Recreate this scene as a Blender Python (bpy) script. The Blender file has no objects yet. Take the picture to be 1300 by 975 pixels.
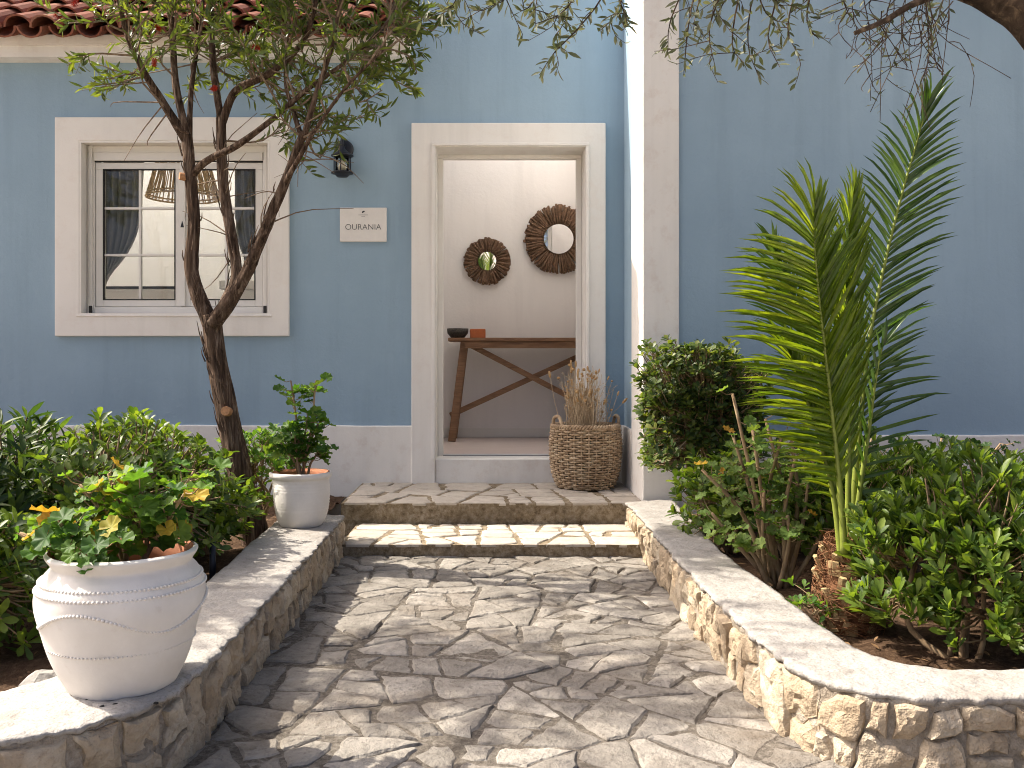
import bpy, math, random
import numpy as np
from mathutils import Vector, Matrix

# ------------------------------------------------------------------ camera, sky, sun, exposure
sc = bpy.context.scene
col = sc.collection
R = math.radians
CAMY, CAMZ, FPX, VX, VY = -6.3, 0.98, 1197.0, 621.0, 461.0
cam_d = bpy.data.cameras.new('camera'); cam = bpy.data.objects.new('camera', cam_d); col.objects.link(cam)
cam.location = (0, CAMY, CAMZ); cam.rotation_euler = (R(90), 0, 0)
cam_d.sensor_width = 36; cam_d.lens = FPX / 1300 * 36
cam_d.shift_x = (650 - VX) / 1300; cam_d.shift_y = -(487.5 - VY) / 1300
cam_d.clip_start = .05; cam_d.clip_end = 1500
sc.camera = cam

SUN_EL, SUN_BACK = 48, 14.5          # elevation; degrees behind the facade plane, coming from the left
world = bpy.data.worlds.new('World'); sc.world = world; world.use_nodes = True
wn = world.node_tree.nodes; wl = world.node_tree.links
sky = wn.new('ShaderNodeTexSky'); sky.sky_type = 'NISHITA'; sky.sun_disc = False
sky.sun_elevation = R(SUN_EL); sky.sun_rotation = R(270 + SUN_BACK)
sky.air_density = .45; sky.dust_density = 6; sky.ozone_density = 0
wn['Background'].inputs['Strength'].default_value = .15
wl.new(sky.outputs[0], wn['Background'].inputs[0])
sun_d = bpy.data.lights.new('sun', 'SUN'); sun = bpy.data.objects.new('sun', sun_d); col.objects.link(sun)
sun_d.energy = 4.0; sun_d.angle = R(.55); sun_d.color = (1, .92, .79)
to_sun = Vector((-math.cos(R(SUN_EL)) * math.cos(R(SUN_BACK)), math.cos(R(SUN_EL)) * math.sin(R(SUN_BACK)), math.sin(R(SUN_EL))))
sun.location = to_sun * 30
sun.rotation_euler = (-to_sun).to_track_quat('-Z', 'Y').to_euler()
sc.view_settings.view_transform = 'Standard'; sc.view_settings.look = 'None'
sc.view_settings.gamma = 1; sc.view_settings.exposure = 1.12
sc.render.engine = 'CYCLES'
sc.cycles.filter_width = 1.0; sc.cycles.use_denoising = True; sc.cycles.use_adaptive_sampling = True; sc.cycles.adaptive_threshold = .02
sc.cycles.caustics_reflective = False; sc.cycles.caustics_refractive = False
sc.cycles.max_bounces = 6; sc.cycles.transparent_max_bounces = 12

# ------------------------------------------------------------------ helpers
def W(px, py, Y):
    d = Y - CAMY
    return np.array([(px - VX) * d / FPX, Y, CAMZ - (py - VY) * d / FPX])

ORG = {}
def link(o): col.objects.link(o); return o
def thing(name, label, cat, loc, group=None):
    o = bpy.data.objects.new(name, None); link(o); o.empty_display_size = .05
    o.location = loc; o['label'] = label; o['category'] = cat
    if group: o['group'] = group
    ORG[o] = Vector(loc); return o
def put(name, me, parent, mat=None, kind=None, label=None):
    """link a mesh whose vertices are in world coordinates under parent"""
    o = bpy.data.objects.new(name, me); link(o)
    if mat is not None and not me.materials: me.materials.append(mat)
    if parent is not None:
        o.parent = parent; o.location = -ORG[parent]; ORG[o] = Vector((0, 0, 0))
    else: ORG[o] = Vector((0, 0, 0))
    if kind: o['kind'] = kind
    if label: o['label'] = label
    return o
def put_m(name, me, parent, M):
    o = bpy.data.objects.new(name, me); link(o); o.parent = parent
    o.matrix_basis = Matrix.Translation(-ORG[parent]) @ M
    return o
def top(o, label, cat, group=None):
    o['label'] = label; o['category'] = cat
    if group: o['group'] = group
    return o
def mk(verts, faces, mat=None, smooth=False):
    me = bpy.data.meshes.new('m')
    me.from_pydata([tuple(v) for v in verts], [], faces)
    if smooth: me.polygons.foreach_set('use_smooth', [True] * len(me.polygons))
    me.update()
    if mat: me.materials.append(mat)
    return me
def bevel(o, w=.004, s=2):
    m = o.modifiers.new('bevel', 'BEVEL'); m.width = w; m.segments = s; m.limit_method = 'ANGLE'; return o

def crom(P, n):
    """Catmull-Rom resample to n points"""
    P = np.asarray(P, float)
    if len(P) < 3:
        t = np.linspace(0, 1, n)[:, None]; return P[0] * (1 - t) + P[-1] * t
    Q = np.vstack([2 * P[0] - P[1], P, 2 * P[-1] - P[-2]])
    out = []
    for t in np.linspace(0, len(P) - 1, n):
        i = min(int(t), len(P) - 2); u = t - i
        a, b, c, d = Q[i], Q[i + 1], Q[i + 2], Q[i + 3]
        out.append(.5 * ((2 * b) + (-a + c) * u + (2 * a - 5 * b + 4 * c - d) * u * u + (-a + 3 * b - 3 * c + d) * u ** 3))
    return np.array(out)

class MB:
    def __init__(s): s.v = []; s.f = []
    def weld(s):
        key = {}; idx = []; nv = []
        for v in s.v:
            k = tuple(round(c, 5) for c in v)
            if k not in key: key[k] = len(nv); nv.append(v)
            idx.append(key[k])
        s.v = nv; s.f = [tuple(idx[i] for i in f) for f in s.f]; return s
    def add(s, vs, fs):
        k = len(s.v); s.v.extend([tuple(v) for v in vs]); s.f.extend([tuple(i + k for i in f) for f in fs]); return s
    def box(s, x0, x1, y0, y1, z0, z1):
        return s.add([(x0, y0, z0), (x1, y0, z0), (x1, y1, z0), (x0, y1, z0), (x0, y0, z1), (x1, y0, z1), (x1, y1, z1), (x0, y1, z1)],
                     [(0, 3, 2, 1), (4, 5, 6, 7), (0, 1, 5, 4), (1, 2, 6, 5), (2, 3, 7, 6), (3, 0, 4, 7)])
    def bar(s, a, b, w, h, upv=(0, 0, 1)):
        a = np.array(a, float); b = np.array(b, float); d = b - a; d /= np.linalg.norm(d)
        x = np.cross(d, upv); x /= np.linalg.norm(x); u = np.cross(x, d)
        vs = [p + x * sx * w / 2 + u * sz * h / 2 for p in (a, b) for sx, sz in ((-1, -1), (1, -1), (1, 1), (-1, 1))]
        return s.add(vs, [(0, 1, 2, 3), (7, 6, 5, 4), (0, 4, 5, 1), (1, 5, 6, 2), (2, 6, 7, 3), (3, 7, 4, 0)])
    def tube(s, P, rad, sides=8, cap=True, rough=0, rng=None, closed=False, ridges=None):
        P = np.asarray(P, float); n = len(P)
        rad = np.full(n, rad) if np.isscalar(rad) else np.interp(np.linspace(0, 1, n), np.linspace(0, 1, len(rad)), rad)
        T = np.gradient(P, axis=0); T /= np.linalg.norm(T, axis=1)[:, None] + 1e-12
        if closed:
            T = np.roll(P, -1, 0) - np.roll(P, 1, 0); T /= np.linalg.norm(T, axis=1)[:, None]
        ref = np.array([0, 0, 1.]) if abs(T[0][2]) < .9 else np.array([0, 1., 0])
        x = np.cross(T[0], ref); x /= np.linalg.norm(x)
        vs = []; a = np.arange(sides) * 2 * math.pi / sides
        for i in range(n):
            x = x - T[i] * (x @ T[i]); x /= np.linalg.norm(x); y = np.cross(T[i], x)
            r = np.full(sides, rad[i])
            if ridges is not None: r = r * (1 + ridges(a, i / max(n - 1, 1)))
            if rough: r = r * (1 + rng.normal(0, rough, sides))
            vs.extend(P[i] + np.cos(a)[:, None] * x * r[:, None] + np.sin(a)[:, None] * y * r[:, None])
        fs = []
        for i in range(n if closed else n - 1):
            for j in range(sides):
                k = (j + 1) % sides; i2 = (i + 1) % n
                fs.append((i * sides + j, i * sides + k, i2 * sides + k, i2 * sides + j))
        if cap and not closed:
            fs.append(tuple(range(sides))[::-1]); fs.append(tuple((n - 1) * sides + j for j in range(sides)))
        return s.add(vs, fs)
    def lathe(s, prof, seg, c=(0, 0, 0), wob=None, caps=3):
        n = len(prof); vs = []
        for (r, z) in prof:
            for j in range(seg):
                a = 2 * math.pi * j / seg; rr = r if wob is None else r + wob(a, z)
                vs.append((c[0] + rr * math.cos(a), c[1] + rr * math.sin(a), c[2] + z))
        fs = [(i * seg + j, i * seg + (j + 1) % seg, (i + 1) * seg + (j + 1) % seg, (i + 1) * seg + j) for i in range(n - 1) for j in range(seg)]
        if caps & 1: fs.append(tuple(range(seg))[::-1])
        if caps & 2: fs.append(tuple((n - 1) * seg + j for j in range(seg)))
        return s.add(vs, fs)
    def ball(s, c, r, seg=8, rings=5, scale=(1, 1, 1)):
        vs = []; fs = []
        for i in range(1, rings):
            t = math.pi * i / rings
            for j in range(seg):
                a = 2 * math.pi * j / seg
                vs.append((c[0] + r * scale[0] * math.sin(t) * math.cos(a), c[1] + r * scale[1] * math.sin(t) * math.sin(a), c[2] + r * scale[2] * math.cos(t)))
        for i in range(rings - 2):
            for j in range(seg):
                k = (j + 1) % seg; fs.append((i * seg + j, (i + 1) * seg + j, (i + 1) * seg + k, i * seg + k))
        fs.append(tuple(range(seg))); fs.append(tuple((rings - 2) * seg + j for j in range(seg))[::-1])
        return s.add(vs, fs)
    def mesh(s, mat=None, smooth=False): return mk(s.v, s.f, mat, smooth)
    def build(s, name, mat, parent, smooth=False, kind=None, label=None): return put(name, s.mesh(mat, smooth), parent, None, kind, label)

def nrm(a): return a / (np.linalg.norm(a, axis=-1, keepdims=True) + 1e-9)

# cheap smooth 2D/3D value noise for geometry
_nr = np.random.default_rng(5); _NT = _nr.random((32, 32, 32))
def vnoise(p, scale=1.):
    p = np.asarray(p, float) * scale; i = np.floor(p).astype(int); f = p - i; f = f * f * (3 - 2 * f)
    out = 0
    for dx in (0, 1):
        for dy in (0, 1):
            for dz in (0, 1):
                w = (f[..., 0] if dx else 1 - f[..., 0]) * (f[..., 1] if dy else 1 - f[..., 1]) * (f[..., 2] if dz else 1 - f[..., 2])
                out = out + w * _NT[(i[..., 0] + dx) % 32, (i[..., 1] + dy) % 32, (i[..., 2] + dz) % 32]
    return out * 2 - 1

# ------------------------------------------------------------------ materials
class NT:
    def __init__(s, name):
        s.m = bpy.data.materials.new(name); s.m.use_nodes = True; s.t = s.m.node_tree; s.n = s.t.nodes
        s.b = s.n['Principled BSDF']; s.out = s.n['Material Output']; s._pos = None
    def new(s, t, **k):
        n = s.n.new(t)
        for a, v in k.items(): setattr(n, a, v)
        return n
    def l(s, a, b): s.t.links.new(a, b)
    def pos(s):
        if s._pos is None: s._pos = s.new('ShaderNodeNewGeometry').outputs['Position']
        return s._pos
    def noise(s, scale, detail=4, rough=.55, vec=None, stretch=None, dist=0):
        v = vec or s.pos()
        if stretch:
            mp = s.new('ShaderNodeMapping'); mp.inputs['Scale'].default_value = stretch; s.l(v, mp.inputs[0]); v = mp.outputs[0]
        n = s.new('ShaderNodeTexNoise'); n.inputs['Scale'].default_value = scale; n.inputs['Detail'].default_value = detail
        n.inputs['Roughness'].default_value = rough; n.inputs['Distortion'].default_value = dist; s.l(v, n.inputs['Vector']); return n.outputs['Fac']
    def ramp(s, fac, stops):
        r = s.new('ShaderNodeValToRGB'); e = r.color_ramp.elements
        while len(e) < len(stops): e.new(.5)
        for k, (p, c) in enumerate(stops):
            e[k].position = p; e[k].color = (*c, 1) if not np.isscalar(c) else (c, c, c, 1)
        s.l(fac, r.inputs[0]); return r.outputs[0]
    def mix(s, fac, a, b, mode='MIX'):
        m = s.new('ShaderNodeMix', data_type='RGBA', blend_type=mode)
        for i, v in ((0, fac), (6, a), (7, b)):
            if hasattr(v, 'links'): s.l(v, m.inputs[i])
            elif np.isscalar(v): m.inputs[i].default_value = v if i == 0 else (v, v, v, 1)
            else: m.inputs[i].default_value = (*v, 1)
        return m.outputs[2]
    def math(s, op, a, b=0):
        m = s.new('ShaderNodeMath', operation=op)
        for i, v in ((0, a), (1, b)):
            if hasattr(v, 'links'): s.l(v, m.inputs[i])
            else: m.inputs[i].default_value = v
        return m.outputs[0]
    def bump(s, h, strength=.3, dist=.01, prev=None):
        b = s.new('ShaderNodeBump'); b.inputs['Strength'].default_value = strength; b.inputs['Distance'].default_value = dist
        s.l(h, b.inputs['Height'])
        if prev: s.l(prev, b.inputs['Normal'])
        return b.outputs[0]
    def rand(s): return s.new('ShaderNodeObjectInfo').outputs['Random']
    def island(s): return s.new('ShaderNodeNewGeometry').outputs['Random Per Island']
    def fin(s, color=None, rough=.8, normal=None, spec=.3, metal=0):
        if color is not None:
            if hasattr(color, 'links'): s.l(color, s.b.inputs['Base Color'])
            else: s.b.inputs['Base Color'].default_value = (*color, 1)
        if hasattr(rough, 'links'): s.l(rough, s.b.inputs['Roughness'])
        else: s.b.inputs['Roughness'].default_value = rough
        s.b.inputs['Specular IOR Level'].default_value = spec; s.b.inputs['Metallic'].default_value = metal
        if normal: s.l(normal, s.b.inputs['Normal'])
        return s.m

def plaster(name, c, c2, dirt=(.3, .27, .22), dirt_amt=.0, bs=.25):
    t = NT(name)
    big = t.ramp(t.noise(1.3, 5, .6), [(.3, c), (.72, c2)])
    brush = t.noise(3.5, 3, .6, stretch=(1, 1, .25))
    big = t.mix(t.ramp(t.noise(.55, 4, .6), [(.38, 0.), (.7, .7)]), big, tuple(x * .84 for x in c))
    big = t.mix(t.ramp(t.noise(2.6, 4, .65, stretch=(2.2, 2.2, .16)), [(.5, 0.), (.75, .5)]), big, tuple(x * .78 for x in c))
    cc = t.mix(t.ramp(brush, [(.45, 0.), (.8, .5)]), big, tuple(x * .9 for x in c))
    if dirt_amt:
        cc = t.mix(t.math('MULTIPLY', t.ramp(t.noise(9, 6, .7), [(.52, 0.), (.78, 1.)]), dirt_amt), cc, dirt)
    if dirt_amt > .5:     # worn whitewash: fine grey pitting
        cc = t.mix(t.math('MULTIPLY', t.ramp(t.noise(85, 3, .75), [(.5, 0.), (.68, 1.)]), .55), cc, dirt)
        cc = t.mix(t.math('MULTIPLY', t.ramp(t.noise(3.1, 4, .7), [(.45, 0.), (.7, 1.)]), .45), cc, tuple(x * 1.5 for x in dirt))
    n1 = t.bump(t.noise(26, 3, .65), bs, .01)
    n2 = t.bump(t.noise(160, 1, .5), bs * .5, .003, n1)
    return t.fin(cc, .85, n2, .2)
M = {}
M['blue'] = plaster('blue_plaster', (.285, .40, .50), (.325, .445, .545))
M['white'] = plaster('white_plaster', (.81, .78, .73), (.86, .835, .79), (.5, .36, .28), .35)
M['casing'] = plaster('cream_casing_paint', (.81, .78, .73), (.86, .83, .785), (.55, .38, .3), .18, .15)
M['cap'] = plaster('whitewashed_cap', (.33, .312, .29), (.44, .42, .395), (.18, .158, .135), .8, .9)
M['room'] = plaster('room_wall_paint', (.88, .84, .81), (.90, .86, .83), bs=.2)
M['roomc'] = plaster('cream_room_paint', (.89, .87, .84), (.91, .89, .86), bs=.1)
def simple(name, c, rough=.5, spec=.4, metal=0, var=.12, ns=40, bump=.1):
    t = NT(name)
    cc = t.mix(t.ramp(t.noise(ns, 4), [(.3, 0.), (.75, 1.)]), tuple(x * (1 - var) for x in c), tuple(min(1, x * (1 + var)) for x in c))
    return t.fin(cc, rough, t.bump(t.noise(ns * 3, 3), bump, .003), spec, metal)
M['alu'] = simple('white_window_aluminium', (.72, .70, .66), .4, .5, 0, .03, 12, .02)
M['black'] = simple('black_iron', (.008, .010, .018), .45, .5, 0, .2, 30, .1)
M['rubber'] = simple('black_seal', (.02, .02, .02), .7)
M['sign'] = simple('sign_board', (.74, .71, .67), .6, .3, 0, .03)
M['ink'] = simple('dark_ink', (.06, .065, .07), .7)
M['steel'] = simple('threshold_metal', (.7, .7, .7), .3, .5, .8, .03)
def panel_mat():
    t = NT('added_opal_sheet'); n = t.new('ShaderNodeBsdfTranslucent'); n.inputs[0].default_value = (.93, .92, .90, 1)  # sheet for the added roof openings that light the rooms
    tr = t.new('ShaderNodeBsdfTransparent'); mx = t.new('ShaderNodeMixShader'); mx.inputs[0].default_value = .4
    t.l(n.outputs[0], mx.inputs[1]); t.l(tr.outputs[0], mx.inputs[2]); t.l(mx.outputs[0], t.out.inputs[0]); return t.m
M['opal'] = panel_mat()
def glass():
    t = NT('window_glass'); tr = t.new('ShaderNodeBsdfTransparent'); tr.inputs[0].default_value = (.93, .95, .94, 1)
    g = t.new('ShaderNodeBsdfGlossy'); g.inputs['Roughness'].default_value = .01
    fr = t.new('ShaderNodeFresnel'); fr.inputs[0].default_value = 1.5
    mx = t.new('ShaderNodeMixShader'); t.l(fr.outputs[0], mx.inputs[0]); t.l(tr.outputs[0], mx.inputs[1]); t.l(g.outputs[0], mx.inputs[2])
    t.l(mx.outputs[0], t.out.inputs[0]); return t.m
M['glass'] = glass()
t = NT('mirror_glass'); M['mirror'] = t.fin((.9, .9, .9), .02, None, .5, 1)
def wood(name, a, b, st=(1, 8, 8), sc_=6, rough=.55):
    t = NT(name); n = t.noise(sc_, 6, .6, stretch=st, dist=1.0)
    c = t.ramp(n, [(.3, a), (.7, b)]); c = t.mix(t.math('MULTIPLY', t.rand(), .35), c, a)
    return t.fin(c, rough, t.bump(n, .25, .004), .35)
M['wood'] = wood('table_wood', (.16, .08, .04), (.34, .19, .10))
M['twig'] = wood('driftwood_twig', (.08, .042, .024), (.27, .16, .095), (4, 4, 4), 9, .8)
M['boards'] = wood('pale_floor_board', (.72, .60, .55), (.80, .68, .62), (1.5, 9, 9), 4, .4)
M['cane'] = wood('rattan_cane', (.50, .34, .19), (.74, .56, .35), (6, 6, 1), 8, .7)
def wicker():
    t = NT('basket_wicker'); n = t.noise(18, 5, .6); n2 = t.noise(90, 3)
    c = t.ramp(n, [(.3, (.22, .14, .08)), (.5, (.44, .32, .20)), (.72, (.62, .50, .35))])
    c = t.mix(t.math('MULTIPLY', t.island(), .5), c, (.33, .24, .165))
    return t.fin(c, .75, t.bump(n2, .3, .002), .25)
M['wicker'] = wicker()
def bark(name, a, b, c3, sz=(1, 1, .12), s_=30, dist=.02):
    t = NT(name); n = t.noise(s_, 5, .65, stretch=sz, dist=.6); n2 = t.noise(6, 3)
    c = t.ramp(n, [(.33, a), (.52, b), (.72, c3)]); c = t.mix(t.ramp(n2, [(.4, 0.), (.8, .5)]), c, b)
    return t.fin(c, .9, t.bump(n, .9, dist), .15)
M['bark'] = bark('stringy_bark', (.014, .009, .006), (.11, .07, .048), (.33, .245, .18), (1, 1, .07), 55, .035)
M['olivebark'] = bark('olive_bark', (.018, .013, .010), (.06, .042, .03), (.24, .17, .11), (1, 1, .6), 22)
M['stem'] = bark('green_brown_stem', (.14, .09, .05), (.30, .21, .125), (.44, .34, .21), (1, 1, .3), 20, .005)
M['twigbrown'] = bark('thin_twig', (.09, .06, .04), (.2, .145, .1), (.33, .26, .19), (1, 1, 1), 40, .003)
M['cutwood'] = simple('cut_wood', (.42, .22, .11), .8, .2, 0, .3, 60)
M['straw'] = wood('dried_stem', (.38, .27, .16), (.60, .48, .33), (3, 3, 1), 12, .9)
M['seed'] = wood('dried_seed_head', (.30, .17, .07), (.55, .38, .19), (3, 3, 3), 12, .9)

def leafmat(name, cols, trans=.38, rough=.42, spec=.45, tcol=None, veins=False):
    """cols: ramp of leaf colours picked at random per leaf"""
    t = NT(name)
    r = t.math('FRACT', t.math('ADD', t.island(), t.rand()))
    base = t.ramp(r, [(k / max(1, len(cols) - 1), c) for k, c in enumerate(cols)])
    base = t.mix(t.ramp(t.noise(45, 1), [(.35, 0.), (.75, .45)]), base, tuple(x * .55 for x in cols[0]))
    t.fin(base, rough, None, spec)
    tr = t.new('ShaderNodeBsdfTranslucent')
    tc = t.mix(1., base, tcol or (1.9, 1.9, .7), 'MULTIPLY'); t.l(tc, tr.inputs[0])
    mx = t.new('ShaderNodeMixShader'); mx.inputs[0].default_value = trans
    t.l(t.b.outputs[0], mx.inputs[1]); t.l(tr.outputs[0], mx.inputs[2]); t.l(mx.outputs[0], t.out.inputs[0])
    return t.m
M['lf_bottle'] = leafmat('bottlebrush_leaf', [(0.044, 0.067, 0.017), (0.078, 0.111, 0.024), (0.116, 0.156, 0.031), (0.171, 0.194, 0.036)])
M['lf_pitt'] = leafmat('glossy_shrub_leaf', [(0.045, 0.089, 0.017), (0.081, 0.138, 0.022), (0.142, 0.211, 0.030), (0.203, 0.268, 0.036)], .38, .45, .4)
M['lf_dark'] = leafmat('dark_narrow_leaf', [(0.027, 0.059, 0.018), (0.043, 0.084, 0.022), (0.088, 0.143, 0.029), (0.117, 0.168, 0.030)], .34, .5, .35)
M['lf_hedge'] = leafmat('hedge_leaf', [(0.032, 0.058, 0.016), (0.054, 0.092, 0.021), (0.108, 0.154, 0.029), (0.180, 0.200, 0.039)], .36, .45, .4)
M['lf_ger'] = leafmat('geranium_leaf', [(0.044, 0.113, 0.020), (0.074, 0.159, 0.024), (0.127, 0.225, 0.033), (0.180, 0.265, 0.039)], .42, .55, .3)
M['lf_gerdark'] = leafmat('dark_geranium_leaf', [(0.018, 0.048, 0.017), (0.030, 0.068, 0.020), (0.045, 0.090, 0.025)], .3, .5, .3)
M['lf_yellow'] = leafmat('yellowed_leaf', [(.50, .30, .03), (.56, .40, .05), (.42, .22, .03), (.30, .32, .04)], .4, .6, .3, (1.3, 1.2, .8))
M['lf_light'] = leafmat('soft_lobed_leaf', [(0.091, 0.156, 0.040), (0.146, 0.218, 0.055), (0.218, 0.281, 0.078)], .4, .6, .2)
M['lf_palm'] = leafmat('palm_leaflet', [(0.078, 0.140, 0.016), (0.132, 0.203, 0.018), (0.202, 0.266, 0.023)], .5, .32, .5, (2.0, 1.8, .5))
M['lf_palmd'] = leafmat('dark_palm_leaflet', [(0.035, 0.078, 0.018), (0.056, 0.111, 0.022), (0.091, 0.156, 0.026)], .38, .32, .5, (1.8, 1.8, .6))
M['lf_olive'] = leafmat('olive_leaf', [(.06, .075, .04), (.10, .115, .06), (.16, .17, .10), (.20, .20, .13)], .28, .5, .3, (1.5, 1.5, .8))
M['flower'] = leafmat('red_flower', [(.35, .02, .012), (.5, .05, .02)], .3, .6, .2, (1.2, .8, .6))
M['litter'] = leafmat('dead_leaf', [(.10, .055, .03), (.2, .12, .06), (.3, .19, .10), (.14, .08, .045)], .15, .8, .2, (1, .9, .7))
M['rachis'] = simple('palm_stalk', (.20, .24, .035), .4, .4, 0, .25, 20, .05)

def stone(name, cols, spots=(.16, .13, .10), stain=None, bs=.55, spot=.5):
    t = NT(name)
    off = t.new('ShaderNodeVectorMath', operation='ADD'); t.l(t.pos(), off.inputs[0])
    cb = t.new('ShaderNodeCombineXYZ'); rr = t.math('MULTIPLY', t.rand(), 37.)
    t.l(rr, cb.inputs[0]); t.l(rr, cb.inputs[2]); t.l(cb.outputs[0], off.inputs[1]); v = off.outputs[0]
    n1 = t.noise(5, 4, .62, v, dist=.5); n2 = t.noise(38, 4, .7, v); n3 = t.noise(14, 4, .7, v)
    c = t.ramp(n1, [(.3, cols[0]), (.5, cols[1]), (.7, cols[2])])
    c = t.mix(t.math('MULTIPLY', t.rand(), .75), c, cols[3])
    c = t.mix(t.math('MULTIPLY', t.ramp(n2, [(.54, 0.), (.70, 1.)]), spot), c, spots)
    c = t.mix(t.math('MULTIPLY', t.ramp(n3, [(.5, 0.), (.72, 1.)]), .5), c, tuple(x * .62 for x in cols[0]))
    if stain: c = t.mix(t.math('MULTIPLY', t.ramp(t.noise(2.3, 5, .65), [(.52, 0.), (.72, 1.)]), .6), c, stain)
    b = t.bump(n3, bs, .02); b = t.bump(n2, bs * .8, .008, b)
    return t.fin(c, .88, b, .2)
M['flag'] = stone('limestone_flag', [(.185, .166, .143), (.30, .276, .243), (.41, .38, .338), (.16, .145, .127)], (.085, .07, .057), (.13, .098, .07), .9, .6)
M['tread'] = stone('pale_tread_stone', [(.42, .37, .31), (.50, .45, .385), (.56, .51, .44), (.43, .38, .32)], (.3, .24, .18), None, .35, .35)
M['rock'] = stone('wall_limestone', [(.32, .24, .16), (.46, .385, .285), (.56, .49, .385), (.36, .275, .185)], (.20, .14, .09), None, .9, .5)
def gravelly(name, a, b, c3, s_=55, bs=.8):
    t = NT(name); n = t.noise(s_, 5, .75); n2 = t.noise(4, 4)
    c = t.ramp(n, [(.3, a), (.5, b), (.7, c3)]); c = t.mix(t.ramp(n2, [(.4, 0.), (.7, .55)]), c, a)
    return t.fin(c, .95, t.bump(n, bs, .015), .1)
M['mortar'] = gravelly('grey_mortar', (.07, .058, .047), (.16, .14, .118), (.30, .27, .23))
M['wallmortar'] = gravelly('beige_wall_mortar', (.20, .165, .125), (.36, .31, .25), (.50, .45, .38), 45, .9)
M['riser'] = gravelly('weathered_concrete', (.10, .072, .043), (.27, .215, .145), (.42, .365, .285), 30, .6)
M['soil'] = gravelly('brown_soil', (.045, .026, .016), (.10, .06, .037), (.19, .125, .08), 45, 1.)
M['ground'] = gravelly('pale_ground', (.36, .32, .27), (.46, .42, .36), (.54, .49, .43), 8, .4)
def potmat():
    t = NT('whitewashed_terracotta')
    c = t.ramp(t.noise(7, 5, .65), [(.35, (.68, .645, .60)), (.7, (.76, .73, .69))])
    c = t.mix(t.math('MULTIPLY', t.ramp(t.noise(30, 5, .7), [(.6, 0.), (.8, 1.)]), .3), c, (.5, .42, .34))
    return t.fin(c, .8, t.bump(t.noise(60, 5, .6), .25, .004), .25)
M['pot'] = potmat()
M['terra'] = simple('bare_terracotta', (.36, .15, .085), .85, .2, 0, .35, 18, .3)
def tilemat():
    t = NT('roof_tile_clay'); r = t.rand()
    c = t.ramp(r, [(0, (.15, .05, .032)), (.5, (.24, .085, .052)), (1, (.32, .15, .10))])
    c = t.mix(t.ramp(t.noise(14, 6, .7), [(.45, 0.), (.75, .7)]), c, (.16, .10, .08))
    return t.fin(c, .9, t.bump(t.noise(40, 5), .4, .006), .15)
M['tile'] = tilemat()
def curtain_mat():
    t = NT('grey_curtain_fabric'); n = t.noise(260, 2)
    c = t.ramp(n, [(.3, (.30, .275, .255)), (.7, (.50, .47, .445))]); return t.fin(c, .95, t.bump(n, .3, .002), .1)
M['curtain'] = curtain_mat()
M['orange'] = simple('amber_wax', (.50, .13, .03), .4, .4, 0, .15, 12)
M['bowl'] = simple('speckled_stoneware', (.07, .06, .05), .6, .4, 0, .6, 90, .2)
M['fibre'] = wood('palm_fibre', (.10, .045, .02), (.28, .13, .06), (5, 5, 2), 25, .95)
M['palmcut'] = simple('cut_frond_base', (.40, .29, .15), .9, .15, 0, .5, 45, .6)
M['bulb'] = simple('frosted_bulb', (.75, .68, .55), .4)
M['debris'] = simple('dark_debris', (.02, .018, .016), .9)
M['grey'] = stone('grey_rock', [(.22, .21, .2), (.3, .29, .27), (.36, .34, .32), (.25, .24, .22)])

# ------------------------------------------------------------------ leaves
def leaf_template(kind):
    if kind == 'lance':      # narrow leaf, folded along the midrib, slightly arched
        st = [(0, .0, 0), (.25, .40, .02), (.55, .5, .035), (.82, .27, .02)]
    elif kind == 'obov':     # obovate leathery leaf
        st = [(0, .04, 0), (.3, .26, .03), (.65, .5, .04), (.88, .36, .02)]
    elif kind == 'blade':    # palm leaflet
        st = [(0, .35, 0), (.2, .5, .03), (.5, .46, .045), (.8, .25, .02)]
    if kind in ('lance', 'obov', 'blade'):
        v = []; f = []
        for (y, w, z) in st: v += [(-w, y, z + .12 * w * .3), (0, y, z - .02), (w, y, z + .12 * w * .3)]
        v.append((0, 1, -.02 if kind != 'blade' else -.06)); n = len(st)
        for i in range(n - 1):
            a = i * 3; f += [(a, a + 1, a + 4, a + 3), (a + 1, a + 2, a + 5, a + 4)]
        a = (n - 1) * 3; f += [(a, a + 1, a + 3), (a + 1, a + 2, a + 3)]
        return np.array(v, float), f
    if kind == 'tiny':
        return np.array([(0, 0, 0), (.5, .45, .06), (0, .5, -.0), (-.5, .45, .06), (0, 1, -.03)], float), [(0, 1, 2), (0, 2, 3), (1, 4, 2), (2, 4, 3)]
    if kind == 'round':      # lobed, ruffled geranium leaf; petiole at the notch, y runs 0..1
        v = [(0, .42, -.07)]; f = []; n = 26
        for ring, rr in ((0, .26), (1, .50)):
            for j in range(n):
                a = -math.pi / 2 + .22 + (2 * math.pi - .44) * j / (n - 1)
                r = rr * (1 + (.11 * abs(math.sin(a * 3.5 + .4)) + .05 * math.sin(a * 13) if ring else 0))
                v.append((r * math.cos(a), .42 + r * math.sin(a), (.085 * math.sin(a * 7 + 1) + .09 if ring else .02 * math.sin(a * 7 + 1))))
        for j in range(n - 1):
            f.append((0, 1 + j, 2 + j)); f.append((1 + j, 1 + n + j, 2 + n + j, 2 + j))
        return np.array(v, float), f
TPL = {k: leaf_template(k) for k in ('lance', 'obov', 'blade', 'tiny', 'round')}
def leaf_basis(D, N):
    D = nrm(D); X = nrm(np.cross(D, N)); return X, D, np.cross(X, D)
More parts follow.
